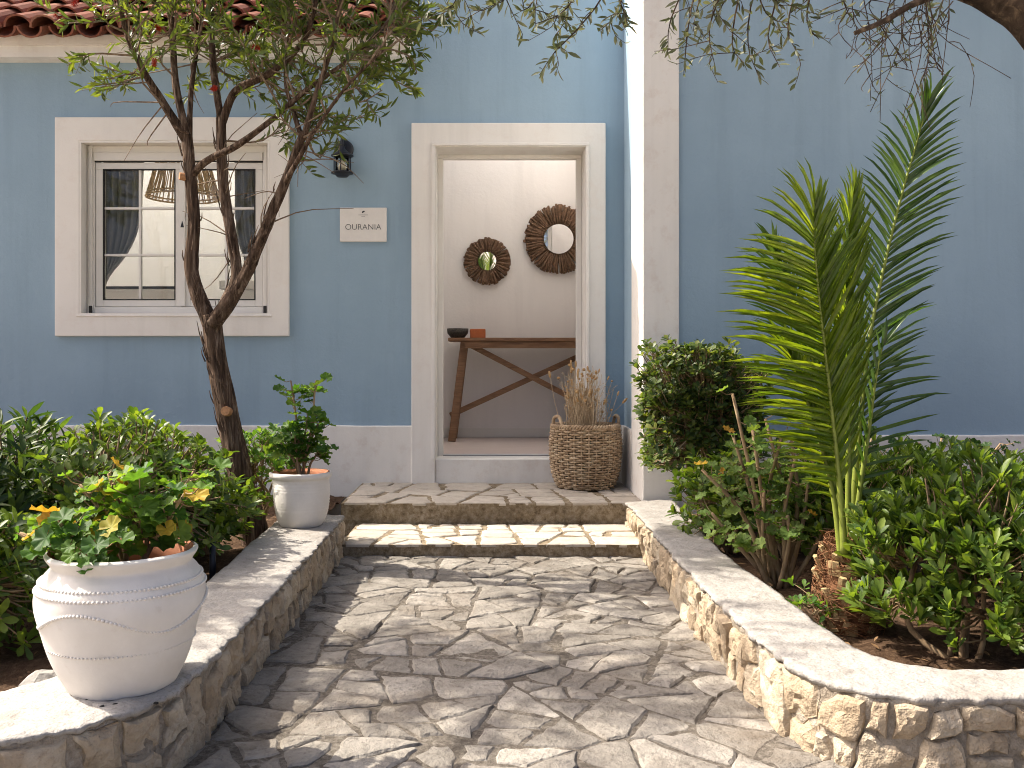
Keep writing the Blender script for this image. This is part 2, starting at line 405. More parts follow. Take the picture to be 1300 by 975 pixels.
def leaves_mesh(kind, P, D, N, L, Wd, mat):
    tv, tf = TPL[kind]; X, D, Z = leaf_basis(D, N); n = len(P)
    V = P[:, None, :] + tv[None, :, 0, None] * (Wd[:, None, None] * X[:, None, :]) + tv[None, :, 1, None] * (L[:, None, None] * D[:, None, :]) + tv[None, :, 2, None] * (L[:, None, None] * Z[:, None, :])
    k = len(tv); F = [tuple(i + q * k for i in f) for q in range(n) for f in tf]
    me = bpy.data.meshes.new('leaves'); me.from_pydata(V.reshape(-1, 3).tolist(), [], F)
    me.polygons.foreach_set('use_smooth', [True] * len(me.polygons)); me.materials.append(mat); me.update(); return me
_lm = {}
def leaf_objects(name, kind, P, D, N, L, Wd, mat, parent):
    key = (kind, mat.name)
    if key not in _lm: _lm[key] = mk(TPL[kind][0], TPL[kind][1], mat, True)
    X, D, Z = leaf_basis(D, N)
    for i in range(len(P)):
        m = Matrix(((X[i][0] * Wd[i], D[i][0] * L[i], Z[i][0] * L[i], P[i][0]), (X[i][1] * Wd[i], D[i][1] * L[i], Z[i][1] * L[i], P[i][1]),
                    (X[i][2] * Wd[i], D[i][2] * L[i], Z[i][2] * L[i], P[i][2]), (0, 0, 0, 1)))
        put_m(name, _lm[key], parent, m)
class Leaves:
    def __init__(s): s.P = []; s.D = []; s.N = []; s.L = []; s.W = []
    def add(s, p, d, n, l, w): s.P.append(p); s.D.append(d); s.N.append(n); s.L.append(l); s.W.append(w)
    def rosette(s, rng, p, axis, k, l, w, spread=(.7, 1.25), back=.03):
        axis = axis / np.linalg.norm(axis); x = np.cross(axis, (.3, .5, .8)); x /= np.linalg.norm(x); y = np.cross(axis, x)
        a0 = rng.random() * 6.28
        for j in range(k):
            a = a0 + j * 2.4; th = rng.uniform(*spread); rad = x * math.cos(a) + y * math.sin(a)
            d = axis * math.cos(th) + rad * math.sin(th); n = axis * math.sin(th) - rad * math.cos(th) + rng.normal(0, .25, 3)
            ll = l * rng.uniform(.65, 1.15)
            s.add(p - axis * back * rng.random(), d, n, ll, w * ll / l * rng.uniform(.85, 1.15))
    def arr(s): return [np.array(q, float) for q in (s.P, s.D, s.N, s.L, s.W)]
    def build(s, kind, mat, parent, n_obj=0, leaf_name='leaf', mass_name='foliage'):
        P, D, N, L, Wd = s.arr()
        idx = np.argsort(np.linalg.norm(P - np.array([0, CAMY, CAMZ]), axis=1) - .6 * P[:, 2] * .3)
        a, b = idx[:n_obj], idx[n_obj:]
        if len(a): leaf_objects(leaf_name, kind, P[a], D[a], N[a], L[a], Wd[a], mat, parent)
        if len(b): put(mass_name, leaves_mesh(kind, P[b], D[b], N[b], L[b], Wd[b], mat), parent, None, 'stuff')

def shrub(name, label, base, center, rad, n_tips, kind, mat, leaf, k, seed, n_obj=0, stem_r=.012, n_hub=9, group=None, lump=.25, shell=.5, stemmat='stem', cat='shrub', boxy=0, extra=None, spread=(.7, 1.25), up=.75):
    rng = np.random.default_rng(seed); base = np.array(base, float); c = np.array(center, float); rad = np.array(rad, float)
    root = thing(name, label, cat, tuple(base), group)
    mb = MB(); lv = Leaves(); hubs = []
    for i in range(n_hub):
        d = nrm(rng.normal(0, 1, 3)); d[2] = abs(d[2]) * .7 - .15
        h = c + d * rad * rng.uniform(.25, .55); b = base + np.array([rng.normal(0, .03), rng.normal(0, .03), -.02])
        mid = (b + h) / 2 + rng.normal(0, .04, 3); pts = crom([b, mid, h], 8)
        mb.tube(pts, [stem_r, stem_r * .6], 6); hubs.append(h); hubs.append(pts[5])
    H = np.array(hubs)
    for i in range(n_tips):
        d = nrm(rng.normal(0, 1, 3))
        if boxy: d = d / np.max(np.abs(d)) ** boxy
        if d[2] < -.55: d[2] *= -.5
        r = (shell + (1 - shell) * rng.random() ** .5)
        r *= 1 + lump * vnoise(d * 1.7 + seed * 3.1)
        p = c + d * rad * r
        if p[2] < base[2] + .04: p[2] = base[2] + .04 + rng.random() * .1
        h = H[np.argmin(np.linalg.norm(H - p, axis=1))]
        mid = (h + p) / 2 + rng.normal(0, .02, 3) - np.array([0, 0, .015]); pts = crom([h, mid, p], 5)
        mb.tube(pts, [stem_r * .35, stem_r * .2], 4, cap=False)
        ax = nrm(p - pts[3]) * .6 + np.array([0, 0, up]) + nrm(d) * .35 + rng.normal(0, .18, 3)
        lv.rosette(rng, p, ax, rng.integers(max(2, k - 2), k + 3), leaf[0], leaf[1], spread, back=leaf[0] * .7)
    if extra: extra(rng, mb, lv)
    mb.build('stems', M[stemmat], root, True)
    lv.build(kind, M[mat], root, n_obj)
    return root

def compact(P):
    P = np.array(P); x, y = P[:, 0], P[:, 1]; A = .5 * abs(np.dot(x, np.roll(y, -1)) - np.dot(y, np.roll(x, -1)))
    return A / np.linalg.norm(P - np.roll(P, -1, 0), axis=1).sum() ** 2
def split_poly(poly, rng, area, bias=None, out=None, depth=0, tries=4, jit=.38):
    """recursively crack a convex polygon into irregular convex pieces"""
    if out is None: out = []
    P = np.array(poly); x, y = P[:, 0], P[:, 1]
    A = .5 * abs(np.dot(x, np.roll(y, -1)) - np.dot(y, np.roll(x, -1)))
    if A < area * math.exp(rng.normal(0, .42)) or depth > 12: out.append(P); return out
    c = P.mean(0); Q = P - c; w, v = np.linalg.eigh(Q.T @ Q); best = None
    for q_ in range(tries):
        ax = np.array(bias(P)) if bias is not None and rng.random() < .8 else v[:, 1]
        a = math.atan2(ax[1], ax[0]) + rng.normal(0, jit); n = np.array([math.cos(a), math.sin(a)])
        pr = Q @ n; off = rng.uniform(-.2, .2) * (pr.max() - pr.min()); s = pr - off
        A1, B1 = [], []
        for i in range(len(P)):
            j = (i + 1) % len(P)
            (A1 if s[i] >= 0 else B1).append(P[i])
            if s[i] * s[j] < 0:
                q = P[i] + (P[j] - P[i]) * s[i] / (s[i] - s[j]); A1.append(q); B1.append(q)
        if len(A1) < 3 or len(B1) < 3: continue
        sc_ = min(compact(A1), compact(B1))
        if best is None or sc_ > best[0]: best = (sc_, A1, B1)
    if best is None: out.append(P); return out
    for h in best[1:]: split_poly(h, rng, area, bias, out, depth + 1, tries, jit)
    return out
def clip(P, n, c):
    out = []; s = P @ n - c
    for i in range(len(P)):
        j = (i + 1) % len(P)
        if s[i] >= 0: out.append(P[i])
        if s[i] * s[j] < 0: out.append(P[i] + (P[j] - P[i]) * s[i] / (s[i] - s[j]))
    return np.array(out) if len(out) > 2 else None
def inset(P, rng, g0, g1):
    a = 0
    for i in range(len(P)): a += P[i][0] * P[(i + 1) % len(P)][1] - P[(i + 1) % len(P)][0] * P[i][1]
    if a < 0: P = P[::-1]
    Q = P.copy()
    for i in range(len(P)):
        e = P[(i + 1) % len(P)] - P[i]; l = np.linalg.norm(e)
        if l < 1e-5: continue
        n = np.array([-e[1], e[0]]) / l; g = rng.uniform(g0, g1)
        Q = clip(Q, n, n @ P[i] + g)
        if Q is None: return None
    # chip corners
    for k in range(len(Q)):
        if rng.random() < .55:
            c = Q.mean(0); j = rng.integers(len(Q)); v = Q[j] - c; l = np.linalg.norm(v)
            if l > .04:
                n = -v / l; a = rng.normal(0, .4); n = np.array([n[0] * math.cos(a) - n[1] * math.sin(a), n[0] * math.sin(a) + n[1] * math.cos(a)])
                Q2 = clip(Q, n, n @ (Q[j]) + rng.uniform(.004, .02))
                if Q2 is not None: Q = Q2
    return Q
def outline(Q, rng, seg=.03, jit=.003):
    pts = []
    for i in range(len(Q)):
        a, b = Q[i], Q[(i + 1) % len(Q)]; l = np.linalg.norm(b - a)
        if l < .004: continue
        n = max(1, int(l / seg)); e = (b - a) / l; nn = np.array([-e[1], e[0]]); bow = rng.normal(0, .004)
        for k in range(n):
            t = k / n; pts.append(a + (b - a) * t + nn * (rng.normal(0, jit) * (k > 0) + bow * math.sin(math.pi * t)))
    return np.array(pts)
def flagstone(Q, rng, z, thick, parent, mat, name='paving_stone', rough=.0025, rim=.010):
    O = outline(Q, rng); n = len(O)
    if n < 3: return
    c = O.mean(0); tx, ty = rng.normal(0, .006, 2); V = []; F = []
    def ring(fr, inn, dz, nz):
        for p in O:
            d = p - c; l = np.linalg.norm(d) + 1e-6; q = c + d * max(.0, (1 - inn / l)) * fr
            V.append((q[0], q[1], z + dz + (q[0] - c[0]) * tx + (q[1] - c[1]) * ty + nz * vnoise(np.array([q[0] * 9, q[1] * 9, 1.3]))))
    ring(1, 0, -thick, 0); ring(1, 0, -rim * .7, rough); ring(1, rim, 0, rough); ring(.66, rim, .002, rough * 2); ring(.33, rim, .002, rough * 2)
    V.append((c[0], c[1], z + .002))
    for k in range(4):
        for j in range(n): F.append((k * n + j, k * n + (j + 1) % n, (k + 1) * n + (j + 1) % n, (k + 1) * n + j))
    for j in range(n): F.append((4 * n + j, 4 * n + (j + 1) % n, 5 * n))
    me = mk(V, F, M[mat], True); me.set_sharp_from_angle(angle=R(22))
    return put(name, me, parent)
def wall_grid(x0, x1, z0, z1, y0, y1, holes, step=None):
    """wall slab between y0 (front) and y1 with rectangular holes"""
    xs = sorted(set([x0, x1] + [h[0] for h in holes] + [h[1] for h in holes])); zs = sorted(set([z0, z1] + [h[2] for h in holes] + [h[3] for h in holes]))
    mb = MB(); full = {}
    for i in range(len(xs) - 1):
        for k in range(len(zs) - 1):
            cx, cz = (xs[i] + xs[i + 1]) / 2, (zs[k] + zs[k + 1]) / 2
            full[i, k] = not any(h[0] < cx < h[1] and h[2] < cz < h[3] for h in holes)
    for (i, k), v in full.items():
        if not v: continue
        a, b, c, d = xs[i], xs[i + 1], zs[k], zs[k + 1]
        mb.add([(a, y0, c), (b, y0, c), (b, y0, d), (a, y0, d)], [(0, 1, 2, 3)]); mb.add([(a, y1, c), (b, y1, c), (b, y1, d), (a, y1, d)], [(3, 2, 1, 0)])
        if not full.get((i - 1, k)): mb.add([(a, y0, c), (a, y1, c), (a, y1, d), (a, y0, d)], [(3, 2, 1, 0)])
        if not full.get((i + 1, k)): mb.add([(b, y0, c), (b, y1, c), (b, y1, d), (b, y0, d)], [(0, 1, 2, 3)])
        if not full.get((i, k - 1)): mb.add([(a, y0, c), (b, y0, c), (b, y1, c), (a, y1, c)], [(3, 2, 1, 0)])
        if not full.get((i, k + 1)): mb.add([(a, y0, d), (b, y0, d), (b, y1, d), (a, y1, d)], [(0, 1, 2, 3)])
    return mb.weld()

# ================================================================== ground, path, steps
LOW, TALL = 3.12, 3.52
g = MB().add([(-300, -300, -.05), (300, -300, -.05), (300, 300, -.05), (-300, 300, -.05)], [(0, 1, 2, 3)])
gr = g.build('ground', M['ground'], None); top(gr, 'pale paved ground around the house', 'ground'); gr['kind'] = 'structure'

rng = np.random.default_rng(11)
def sheet(x0, x1, y0, y1, z, nx, ny, amp, scale, mat, name):
    X, Y = np.meshgrid(np.linspace(x0, x1, nx), np.linspace(y0, y1, ny)); P = np.stack([X, Y, X * 0 + z], -1)
    P[..., 2] += amp * vnoise(P * [1, 1, 0] + [0, 0, z * 7], scale) + amp * .5 * vnoise(P, scale * 3.1)
    F = [(j * nx + i, j * nx + i + 1, (j + 1) * nx + i + 1, (j + 1) * nx + i) for j in range(ny - 1) for i in range(nx - 1)]
    return mk(P.reshape(-1, 3), F, M[mat], True)
path = put('path', sheet(-2.6, 2.6, -5.6, -.6, -.0035, 190, 180, .003, 14, 'mortar', 'path'), None)
top(path, 'crazy paving path of grey limestone leading to the steps', 'path'); path['kind'] = 'structure'
seeds = np.array([(-1.1 + (i + .5 + rng.uniform(-.38, .38)) * .62, -5.0 + (j + .5 + rng.uniform(-.38, .38)) * .56) for i in range(5) for j in range(7)] )
stones = []
for i in range(len(seeds)):       # broad irregular fields first, each then cracked into stones
    P = np.array([(-1.25, -5.0), (1.95, -5.0), (1.95, -1.5), (-1.25, -1.5)], float)
    for j in range(len(seeds)):
        if j != i and P is not None:
            d = seeds[i] - seeds[j]; P = clip(P, d, d @ (seeds[i] + seeds[j]) / 2)
    if P is not None: split_poly(P, rng, .034, None, stones, 0, 2, .55)
n = 0
for P in stones:
    c = P.mean(0)
    if c[1] > -4.25 and (c[0] < -.86 or c[0] > .92): continue
    if c[1] < -4.75: continue
    Q = inset(P, rng, .001, .009)
    if Q is None or n >= 296: continue
    flagstone(Q, rng, rng.normal(.0012, .0022), .03, path, 'flag', 'paving_stone', .003, .008); n += 1

def step(name, label, x0, x1, y0, y1, z0, z1, area, seed):
    """a concrete step; its stone treads sit in the mortar of the top and reach the front edge"""
    r = np.random.default_rng(seed)
    nx, nz = 90, 8; mb = MB(); th = .016
    xs = np.linspace(x0, x1, nx); zs = np.linspace(z0, z1 - th * .35, nz)
    V = [(x, y0 + .006 * vnoise(np.array([x * 9, z * 14, 3.])) + .004 * vnoise(np.array([x * 40, z * 40, 8.])), z) for z in zs for x in xs]
    F = [(j * nx + i, j * nx + i + 1, (j + 1) * nx + i + 1, (j + 1) * nx + i) for j in range(nz - 1) for i in range(nx - 1)]
    mb.add(V, F); mb.box(x0, x1, y0 + .03, y1, z0, z1 - th * .35)
    k = [(x, V[(nz - 1) * nx + i][1], zs[-1]) for i, x in enumerate(xs)] + [(x, y0 + .031, zs[-1]) for x in xs]
    mb.add(k, [(i, i + 1, nx + i + 1, nx + i) for i in range(nx - 1)])
    for xx in (x0, x1): mb.add([(xx, y0, z0), (xx, y0 + .031, z0), (xx, y0 + .031, zs[-1]), (xx, y0, zs[-1])], [(0, 1, 2, 3)])
    o = mb.build(name, M['riser'], None); top(o, label, 'step', 'stone steps at the door'); 
    for P in split_poly([(x0 + .003, y0 + .002), (x1 - .003, y0 + .002), (x1 - .003, y1), (x0 + .003, y1)], r, area):
        edge = P[:, 1].min() < y0 + .01
        Q = inset(P, r, .004, .016)
        if Q is not None:
            if edge: Q[:, 1] = np.where(Q[:, 1] < y0 + .022, y0 - .002, Q[:, 1])
            flagstone(Q, r, z1 + r.normal(0, .001), th, o, 'tread', 'tread_stone', .0012, .006)
    return o
step('landing', 'upper step below the doorway with pale stone top and basket', -.845, .893, -.924, -.002, -.02, .185, .055, 21)
step('step', 'lower shallow step between path and landing', -.755, .80, -1.53, -.926, -.02, .066, .035, 31)

# ================================================================== house
house = thing('house', 'blue plastered house with white trim, window and open doorway', 'house', (0, 0, 0))
DX0, DX1, DZ0, DZ1 = -.358, .642, .338, 2.42
WX0, WX1, WZ0, WZ1 = -2.726, -1.463, 1.301, 2.459
holes = [(DX0, DX1, DZ0, DZ1), (WX0, WX1, WZ0, WZ1), (-5, -.52, LOW, TALL)]
wall_grid(-5, .9, -.04, TALL, 0, .3, holes).build('wall', M['blue'], house)
wall_grid(-5, .88, .3, 3.0, .301, .313, [(DX0, DX1, .3, DZ1), (WX0, WX1, WZ0, WZ1)]).build('inner_wall_lining', M['room'], house)
MB().box(.9, 6.5, -.86, 4, -.04, 4.6).build('wing_wall', M['blue'], house)
# rough edged white base band, painted corner pilaster
def band(x0, x1, y, z0, z1, seed, parent, name, mat='white', proud=.018):
    n = max(12, int((x1 - x0) / .03)); xs = np.linspace(x0, x1, n); mb = MB(); V = []
    for x in xs:
        zt = z1 + .003 * vnoise(np.array([x * 7, seed, 0.])); pr = proud + .003 * vnoise(np.array([x * 4, seed, 5.]))
        V += [(x, y, z0), (x, y - pr, z0), (x, y - pr, zt - .006), (x, y - pr + .006, zt), (x, y, zt + .001)]
    mb.add(V, [(i * 5 + k, (i + 1) * 5 + k, (i + 1) * 5 + k + 1, i * 5 + k + 1) for i in range(n - 1) for k in range(4)])
    mb.add([V[i] for i in range(5)], [(0, 1, 2, 3, 4)]); mb.add([V[-5 + i] for i in range(5)], [(4, 3, 2, 1, 0)])
    return mb.build(name, M[mat], parent)
band(-5, -.516, 0, -.04, .564, 1, house, 'base_band')
band(.775, .9, 0, .1, .564, 2, house, 'base_band')
band(1.093, 6.5, -.86, -.04, .566, 3, house, 'base_band')
MB().box(.882, .9, -.44, 0, .1, .566).build('base_band', M['white'], house)
p = MB().box(.884, 1.092, -.884, -.859, -.04, 4.6).box(.884, .9005, -.859, -.44, -.04, 4.6)
bevel(p.build('corner_pilaster', M['white'], house), .005)
# cornice and roof tiles over the window half
MB().box(-5, -.52, -.12, 0, 2.987, 3.13).box(-5, -.50, -.135, -.121, 3.06, 3.128).build('cornice', M['white'], house)
rb = MB(); rb.add([(-5, -.13, 3.135), (-.53, -.13, 3.135), (-.53, 1.6, 4.05), (-5, 1.6, 4.05), (-5, 1.6, 3.13), (-.53, 1.6, 3.13)], [(0, 1, 2, 3), (3, 2, 5, 4), (0, 4, 5, 1), (1, 5, 2), (0, 3, 4)])
roof = rb.build('roof', M['mortar'], house)
def tile_mesh(r0, r1, ln, th, up):
    mb = MB(); n = 9; V = []
    for (y, r) in ((0, r0), (ln, r1)):
        for rr in (r, r - th):
            for j in range(n):
                a = math.pi * j / (n - 1); V.append((-rr * math.cos(a), y, up * rr * math.sin(a) * .85))
    F = []
    for j in range(n - 1):
        F += [(j, j + 1, 2 * n + j + 1, 2 * n + j), (n + j + 1, n + j, 3 * n + j, 3 * n + j + 1), (j + 1, j, n + j, n + j + 1), (2 * n + j, 2 * n + j + 1, 3 * n + j + 1, 3 * n + j)]
    F += [(0, 2 * n, 3 * n, n), (n - 1, 2 * n - 1, 4 * n - 1, 3 * n - 1)]
    return mk(V, F, M['tile'], False)
tc = tile_mesh(.098, .078, .42, .014, 1); tp = tile_mesh(.085, .098, .42, .014, -1)
rng = np.random.default_rng(8); slope = math.atan2(.915, 1.73)
for i in range(24):
    x = -.62 - i * .185
    for rI in range(5):
        for (me, dx, dz) in ((tp, .0925, .075), (tc, 0, .062)):
            if dx and i == 0: continue
            y = -.25 + rI * .28 + rng.normal(0, .012) - (.0 if dx == 0 else .015); z = 3.135 + (y + .13) * .529 + dz + .012 * rI
            m = Matrix.Translation((x + dx + rng.normal(0, .006), y, z)) @ Matrix.Rotation(slope - .03 + rng.normal(0, .015), 4, 'X') @ Matrix.Rotation(rng.normal(0, .03), 4, 'Y') @ Matrix.Rotation(rng.normal(0, .02), 4, 'Z')
            put_m('roof_tile', me, roof, m)
# flat roof slabs with opal skylights added, unseen, to bring daylight into the rooms
s = MB()
for (x0, x1, hx0, hx1, hy0, hy1, y1) in ((-5, -1.05, -4.8, -1.15, 1.65, 2.88, 3.1), (-1.05, .9, -1.0, .8, .36, 1.75, 3.1)):
    s.box(x0, hx0, .3, y1, 3.0, 3.11); s.box(hx1, x1, .3, y1, 3.0, 3.11); s.box(hx0, hx1, .3, hy0, 3.0, 3.11); s.box(hx0, hx1, hy1, y1, 3.0, 3.11)
s.build('flat_roof', M['room'], house)
MB().box(-4.8, -1.15, 1.65, 2.88, 3.04, 3.046).build('added_skylight', M['opal'], house)
MB().box(-1.0, .8, .36, 1.75, 3.04, 3.046).build('added_skylight', M['opal'], house)
# rooms behind
MB().box(-1.09, .9, 1.85, 1.95, .2, 3.0).build('hall_back_wall', M['room'], house)
MB().box(-1.09, -1.01, .313, 1.85, .2, 3.0).build('partition_wall', M['roomc'], house)
MB().box(.88, .8995, .313, 1.85, .2, 3.0).build('hall_side_wall', M['room'], house)
MB().box(-5, -1.01, 2.9, 3.0, .2, 3.0).box(-5, -4.9, .313, 2.9, .2, 3.0).box(-1.09, -1.01, 1.95, 2.9, .2, 3.0).build('room_wall', M['roomc'], house)
bevel(MB().box(-1.01, .88, 1.838, 1.8499, .338, .42).build('baseboard', M['casing'], house), .003)
fl = MB().box(-5, .9, .25, 3.0, .2, .326).build('floor', M['boards'], house)
for i in range(17):
    y = .30 + i * .0905
    bevel(MB().box(-1.009, .879, y, y + .088, .326, .338).build('floor_board', M['boards'], fl), .002, 1)
# doorway
def frame(x0, x1, z0, z1, w, y0, y1, wt=None, bottom=False):
    wt = wt or w; mb = MB(); mb.box(x0, x0 + w, y0, y1, z0, z1 - wt); mb.box(x1 - w, x1, y0, y1, z0, z1 - wt); mb.box(x0, x1, y0, y1, z1 - wt, z1)
    if bottom: mb.box(x0 + w, x1 - w, y0, y1, z0, z0 + wt)
    return mb
CX0, CX1, CZ1 = -.516, .774, 2.575
casing = wall_grid(CX0, CX1, .1, CZ1, -.045, 0, [(DX0, DX1, .1, DZ1)])
casing = casing.build('door_casing', M['casing'], house); bevel(casing, .006)
lip = frame(DX0 - .022, DX1 + .022, DZ0, DZ1 + .022, .0215, -.058, -.0455).build('casing_lip', M['casing'], casing); bevel(lip, .004)
jl = MB().box(DX0 - .0005, DX0 + .004, -.044, .3, DZ0, DZ1).box(DX1 - .004, DX1 + .0005, -.044, .3, DZ0, DZ1).box(DX0 + .004, DX1 - .004, -.044, .3, DZ1 - .004, DZ1 + .0005)
jl.build('jamb', M['casing'], casing)
bevel(frame(DX0 + .0045, DX1 - .0045, DZ0, DZ1 - .0045, .036, .20, .26, .026).build('door_frame', M['casing'], casing), .004)
bevel(MB().box(DX0, DX1, -.03, .29, .15, DZ0 + .003).build('door_sill', M['white'], casing), .006)
bevel(MB().box(DX0 + .04, DX1 - .04, .195, .262, DZ0 + .0035, DZ0 + .012).build('threshold_strip', M['steel'], casing), .002, 1)
MB().box(DX0 + .04, DX1 - .04, .186, .1945, DZ0 + .0035, DZ0 + .006).build('threshold_seal', M['rubber'], casing)
# window
SX0, SX1, SZ0, SZ1 = -2.89, -1.332, 1.159, 2.617
surround = wall_grid(SX0, SX1, SZ0, SZ1, -.03, 0, [(WX0, WX1, WZ0, WZ1)]).build('window_surround', M['casing'], house); bevel(surround, .005)
frame(WX0, WX1, WZ0, WZ1, .012, -.028, .3, .012, True).build('window_reveal', M['casing'], surround)
bevel(MB().box(WX0 - .02, WX1 + .02, -.036, .05, WZ0 - .012, WZ0 + .0).build('window_sill', M['casing'], surround), .004)
fx0, fx1, fz0, fz1 = WX0 + .014, WX1 - .014, WZ0 + .014, WZ1 - .014
win = frame(fx0, fx1, fz0, fz1, .05, .06, .13, .045, True).build('window_frame', M['alu'], house); bevel(win, .004)
bevel(MB().box(fx0 + .05, fx1 - .05, .05, .075, fz1 - .10, fz1 - .045).build('roller_blind_box', M['alu'], win), .003)
MB().box(fx0 + .05, fx1 - .05, .062, .074, fz1 - .108, fz1 - .1005).build('painted_shadow_gap', M['rubber'], win)  # black strip fills the gap as its shade below the blind box
for xx in (fx0 + .02, fx1 - .04): bevel(MB().box(xx, xx + .02, .045, .06, fz0 + .01, fz1).build('shutter_guide', M['alu'], win), .002)
mid = (222 + 6 - VX) / 190
for xx in (fx0 + .02, fx1 - .042): MB().box(xx, xx + .022, .04, .0445, fz0, fz0 + .05).build('guide_stop', M['rubber'], win)
for (a, b, mv) in ((fx0 + .052, mid - .001, (172 - VX) / 190), (mid + .001, fx1 - .052, (283 - VX) / 190)):
    z0, z1 = fz0 + .047, fz1 - .11
    sash = frame(a, b, z0, z1, .052, .07, .12, .045, True).build('sash', M['alu'], win); bevel(sash, .004)
    ga, gb, gz0, gz1 = a + .053, b - .053, z0 + .046, z1 - .046
    xs = [ga, mv, gb]; zs = [gz0, (VY - 322) / 190 + CAMZ, (VY - 262) / 190 + CAMZ, gz1]
    frame(a + .05, b - .05, z0 + .043, z1 - .043, .008, .069, .085, .008, True).build('glazing_seal', M['rubber'], win)
    bevel(MB().box(mv - .008, mv + .008, .078, .108, gz0, gz1).build('muntin', M['alu'], win), .002)
    for zz in zs[1:3]: bevel(MB().box(ga, gb, .080, .106, zz - .008, zz + .008).build('muntin', M['alu'], win), .002)
    for i in range(2):
        for k in range(3): MB().box(xs[i], xs[i + 1], .091, .095, zs[k], zs[k + 1]).build('pane', M['glass'], win)
bevel(MB().box(mid - .018, mid + .018, .055, .069, fz0 + .05, fz1 - .11).build('meeting_stile', M['alu'], win), .003)
MB().add([(mid - .012, .053, 1.895), (mid + .012, .053, 1.895), (mid, .053, 1.94), (mid - .012, .0545, 1.895), (mid + .012, .0545, 1.895), (mid, .0545, 1.94)], [(0, 1, 2), (5, 4, 3), (0, 3, 4, 1), (1, 4, 5, 2), (2, 5, 3, 0)]).build('latch_mark', M['black'], win)

# ================================================================== things in the rooms
def curtain(label, x0, side, z_top, z_bot, seed):
    r = np.random.default_rng(seed); nu, nv = 70, 40; V = []
    for j in range(nv):
        v = j / (nv - 1); w = .30 * (1 - .05 * v) if v < .45 else .285 * (1 - ((v - .45) / .55) ** 2.2 * .88)
        for i in range(nu):
            u = i / (nu - 1); fold = .028 * math.sin(u * 34 + math.sin(v * 3) * .7 + seed) * (1 - .35 * v) + .012 * math.sin(u * 71 + seed * 2)
            zz = z_top + (z_bot - z_top) * v - .14 * (1 - u) * max(0, v - .5) * 2
            V.append((x0 + side * u * w, .36 + fold - .05 * v * u, zz))
    me = mk(V, [(j * nu + i, j * nu + i + 1, (j + 1) * nu + i + 1, (j + 1) * nu + i) for j in range(nv - 1) for i in range(nu - 1)], M['curtain'], True)
    o = put('curtain', me, None); m = o.modifiers.new('thick', 'SOLIDIFY'); m.thickness = .004
    return top(o, label, 'curtain', 'window curtains')
curtain('grey curtain drawn aside behind the left window pane', -2.735, 1, 2.42, 1.58, 1)
curtain('grey curtain drawn aside behind the right window pane, beside the forked trunk', -1.50, -1, 2.42, 1.48, 4)
lc = (-2.32, .85, 2.235); ls = thing('lampshade', 'wicker cone lampshade hanging inside behind the window', 'lamp', lc)
mb = MB()
for (r_, z) in ((.27, 0), (.262, .022), (.17, .36)):
    a = np.linspace(0, 2 * math.pi, 48, endpoint=False); mb.tube(np.stack([lc[0] + r_ * np.cos(a), lc[1] + r_ * np.sin(a), lc[2] + z + 0 * a], 1), .007, 6, closed=True)
mb.build('ring', M['cane'], ls, True)
MB().tube([(lc[0], lc[1], 2.55), (lc[0], lc[1], 3.0)], .004, 6).build('cord', M['black'], ls)
MB().ball((lc[0], lc[1], 2.42), .05, 12, 8).build('bulb', M['bulb'], ls, True)
rng = np.random.default_rng(3); sm = MB().tube([(0, 0, 0), (0, 0, 1)], 1, 5).mesh(M['cane'])
for k in range(84):
    a = k * 2 * math.pi / 84 + rng.normal(0, .02); a2 = a + rng.normal(0, .12)
    p0 = Vector((lc[0] + .268 * math.cos(a), lc[1] + .268 * math.sin(a), lc[2])); p1 = Vector((lc[0] + .17 * math.cos(a2), lc[1] + .17 * math.sin(a2), lc[2] + .36)); d = p1 - p0
    put_m('slat', sm, ls, Matrix.Translation(p0) @ d.to_track_quat('Z', 'Y').to_matrix().to_4x4() @ Matrix.Diagonal((.0042, .0042, d.length, 1)))
b = bevel(MB().box(-2.3, -1.2, 1.9, 2.5, .338, 1.62).build('window_shape_block', M['roomc'], None), .01); top(b, 'cream counter block made up for pale shapes in the window', 'mockup')  # made-up block in place of shapes mirrored in the window
MBt = MB().box(-2.34, -1.16, 1.86, 2.54, 1.62, 1.70); o = put('window_shape_ledge', MBt.mesh(M['casing']), b); bevel(o, .008)
b = thing('window_shape_panel', 'pale cupboard panel with dark edge made up for shapes in the left pane', 'standin', (-2.75, 1.6, .338))  # made-up panel for a dark outline that shows in the glass
bevel(MB().box(-3.2, -2.56, 1.55, 2.2, .338, 1.60).build('body', M['roomc'], b), .006)
MB().box(-2.559, -2.545, 1.545, 1.60, .338, 1.62).box(-3.2, -2.559, 1.545, 1.60, 1.602, 1.62).build('edge_trim', M['black'], b)

# table in the hall
tb = thing('console_table', 'brown wooden trestle console table against the hall wall', 'table', (.35, 1.58, .338))
ZT = .98 + (VY - 429) * 7.75 / FPX
bevel(MB().box(-.335, 1.0 - .13, 1.38, 1.80, ZT - .028, ZT).build('table_top', M['wood'], tb), .004)
bevel(MB().box(-.20, .868, 1.40, 1.43, ZT - .085, ZT - .0285).build('apron', M['wood'], tb), .003)
for (xa, xb) in ((-.205, -.305), (.76, .855)):
    for (ya, yb) in ((1.50, 1.40), (1.70, 1.77)):
        bevel(MB().bar((xa, ya, ZT - .03), (xb, yb, .339), .062, .05, (0, 1, 0)).build('leg', M['wood'], tb), .004)
    MB().bar((xa, 1.44, ZT - .055), (xa, 1.76, ZT - .055), .05, .05).build('crosspiece', M['wood'], tb)
bevel(MB().bar((-.17, 1.50, ZT - .05), (.86, 1.535, .60), .028, .045).build('brace', M['wood'], tb), .003)
bevel(MB().bar((-.325, 1.56, .545), (.80, 1.575, 1.06), .028, .045).build('brace', M['wood'], tb), .003)
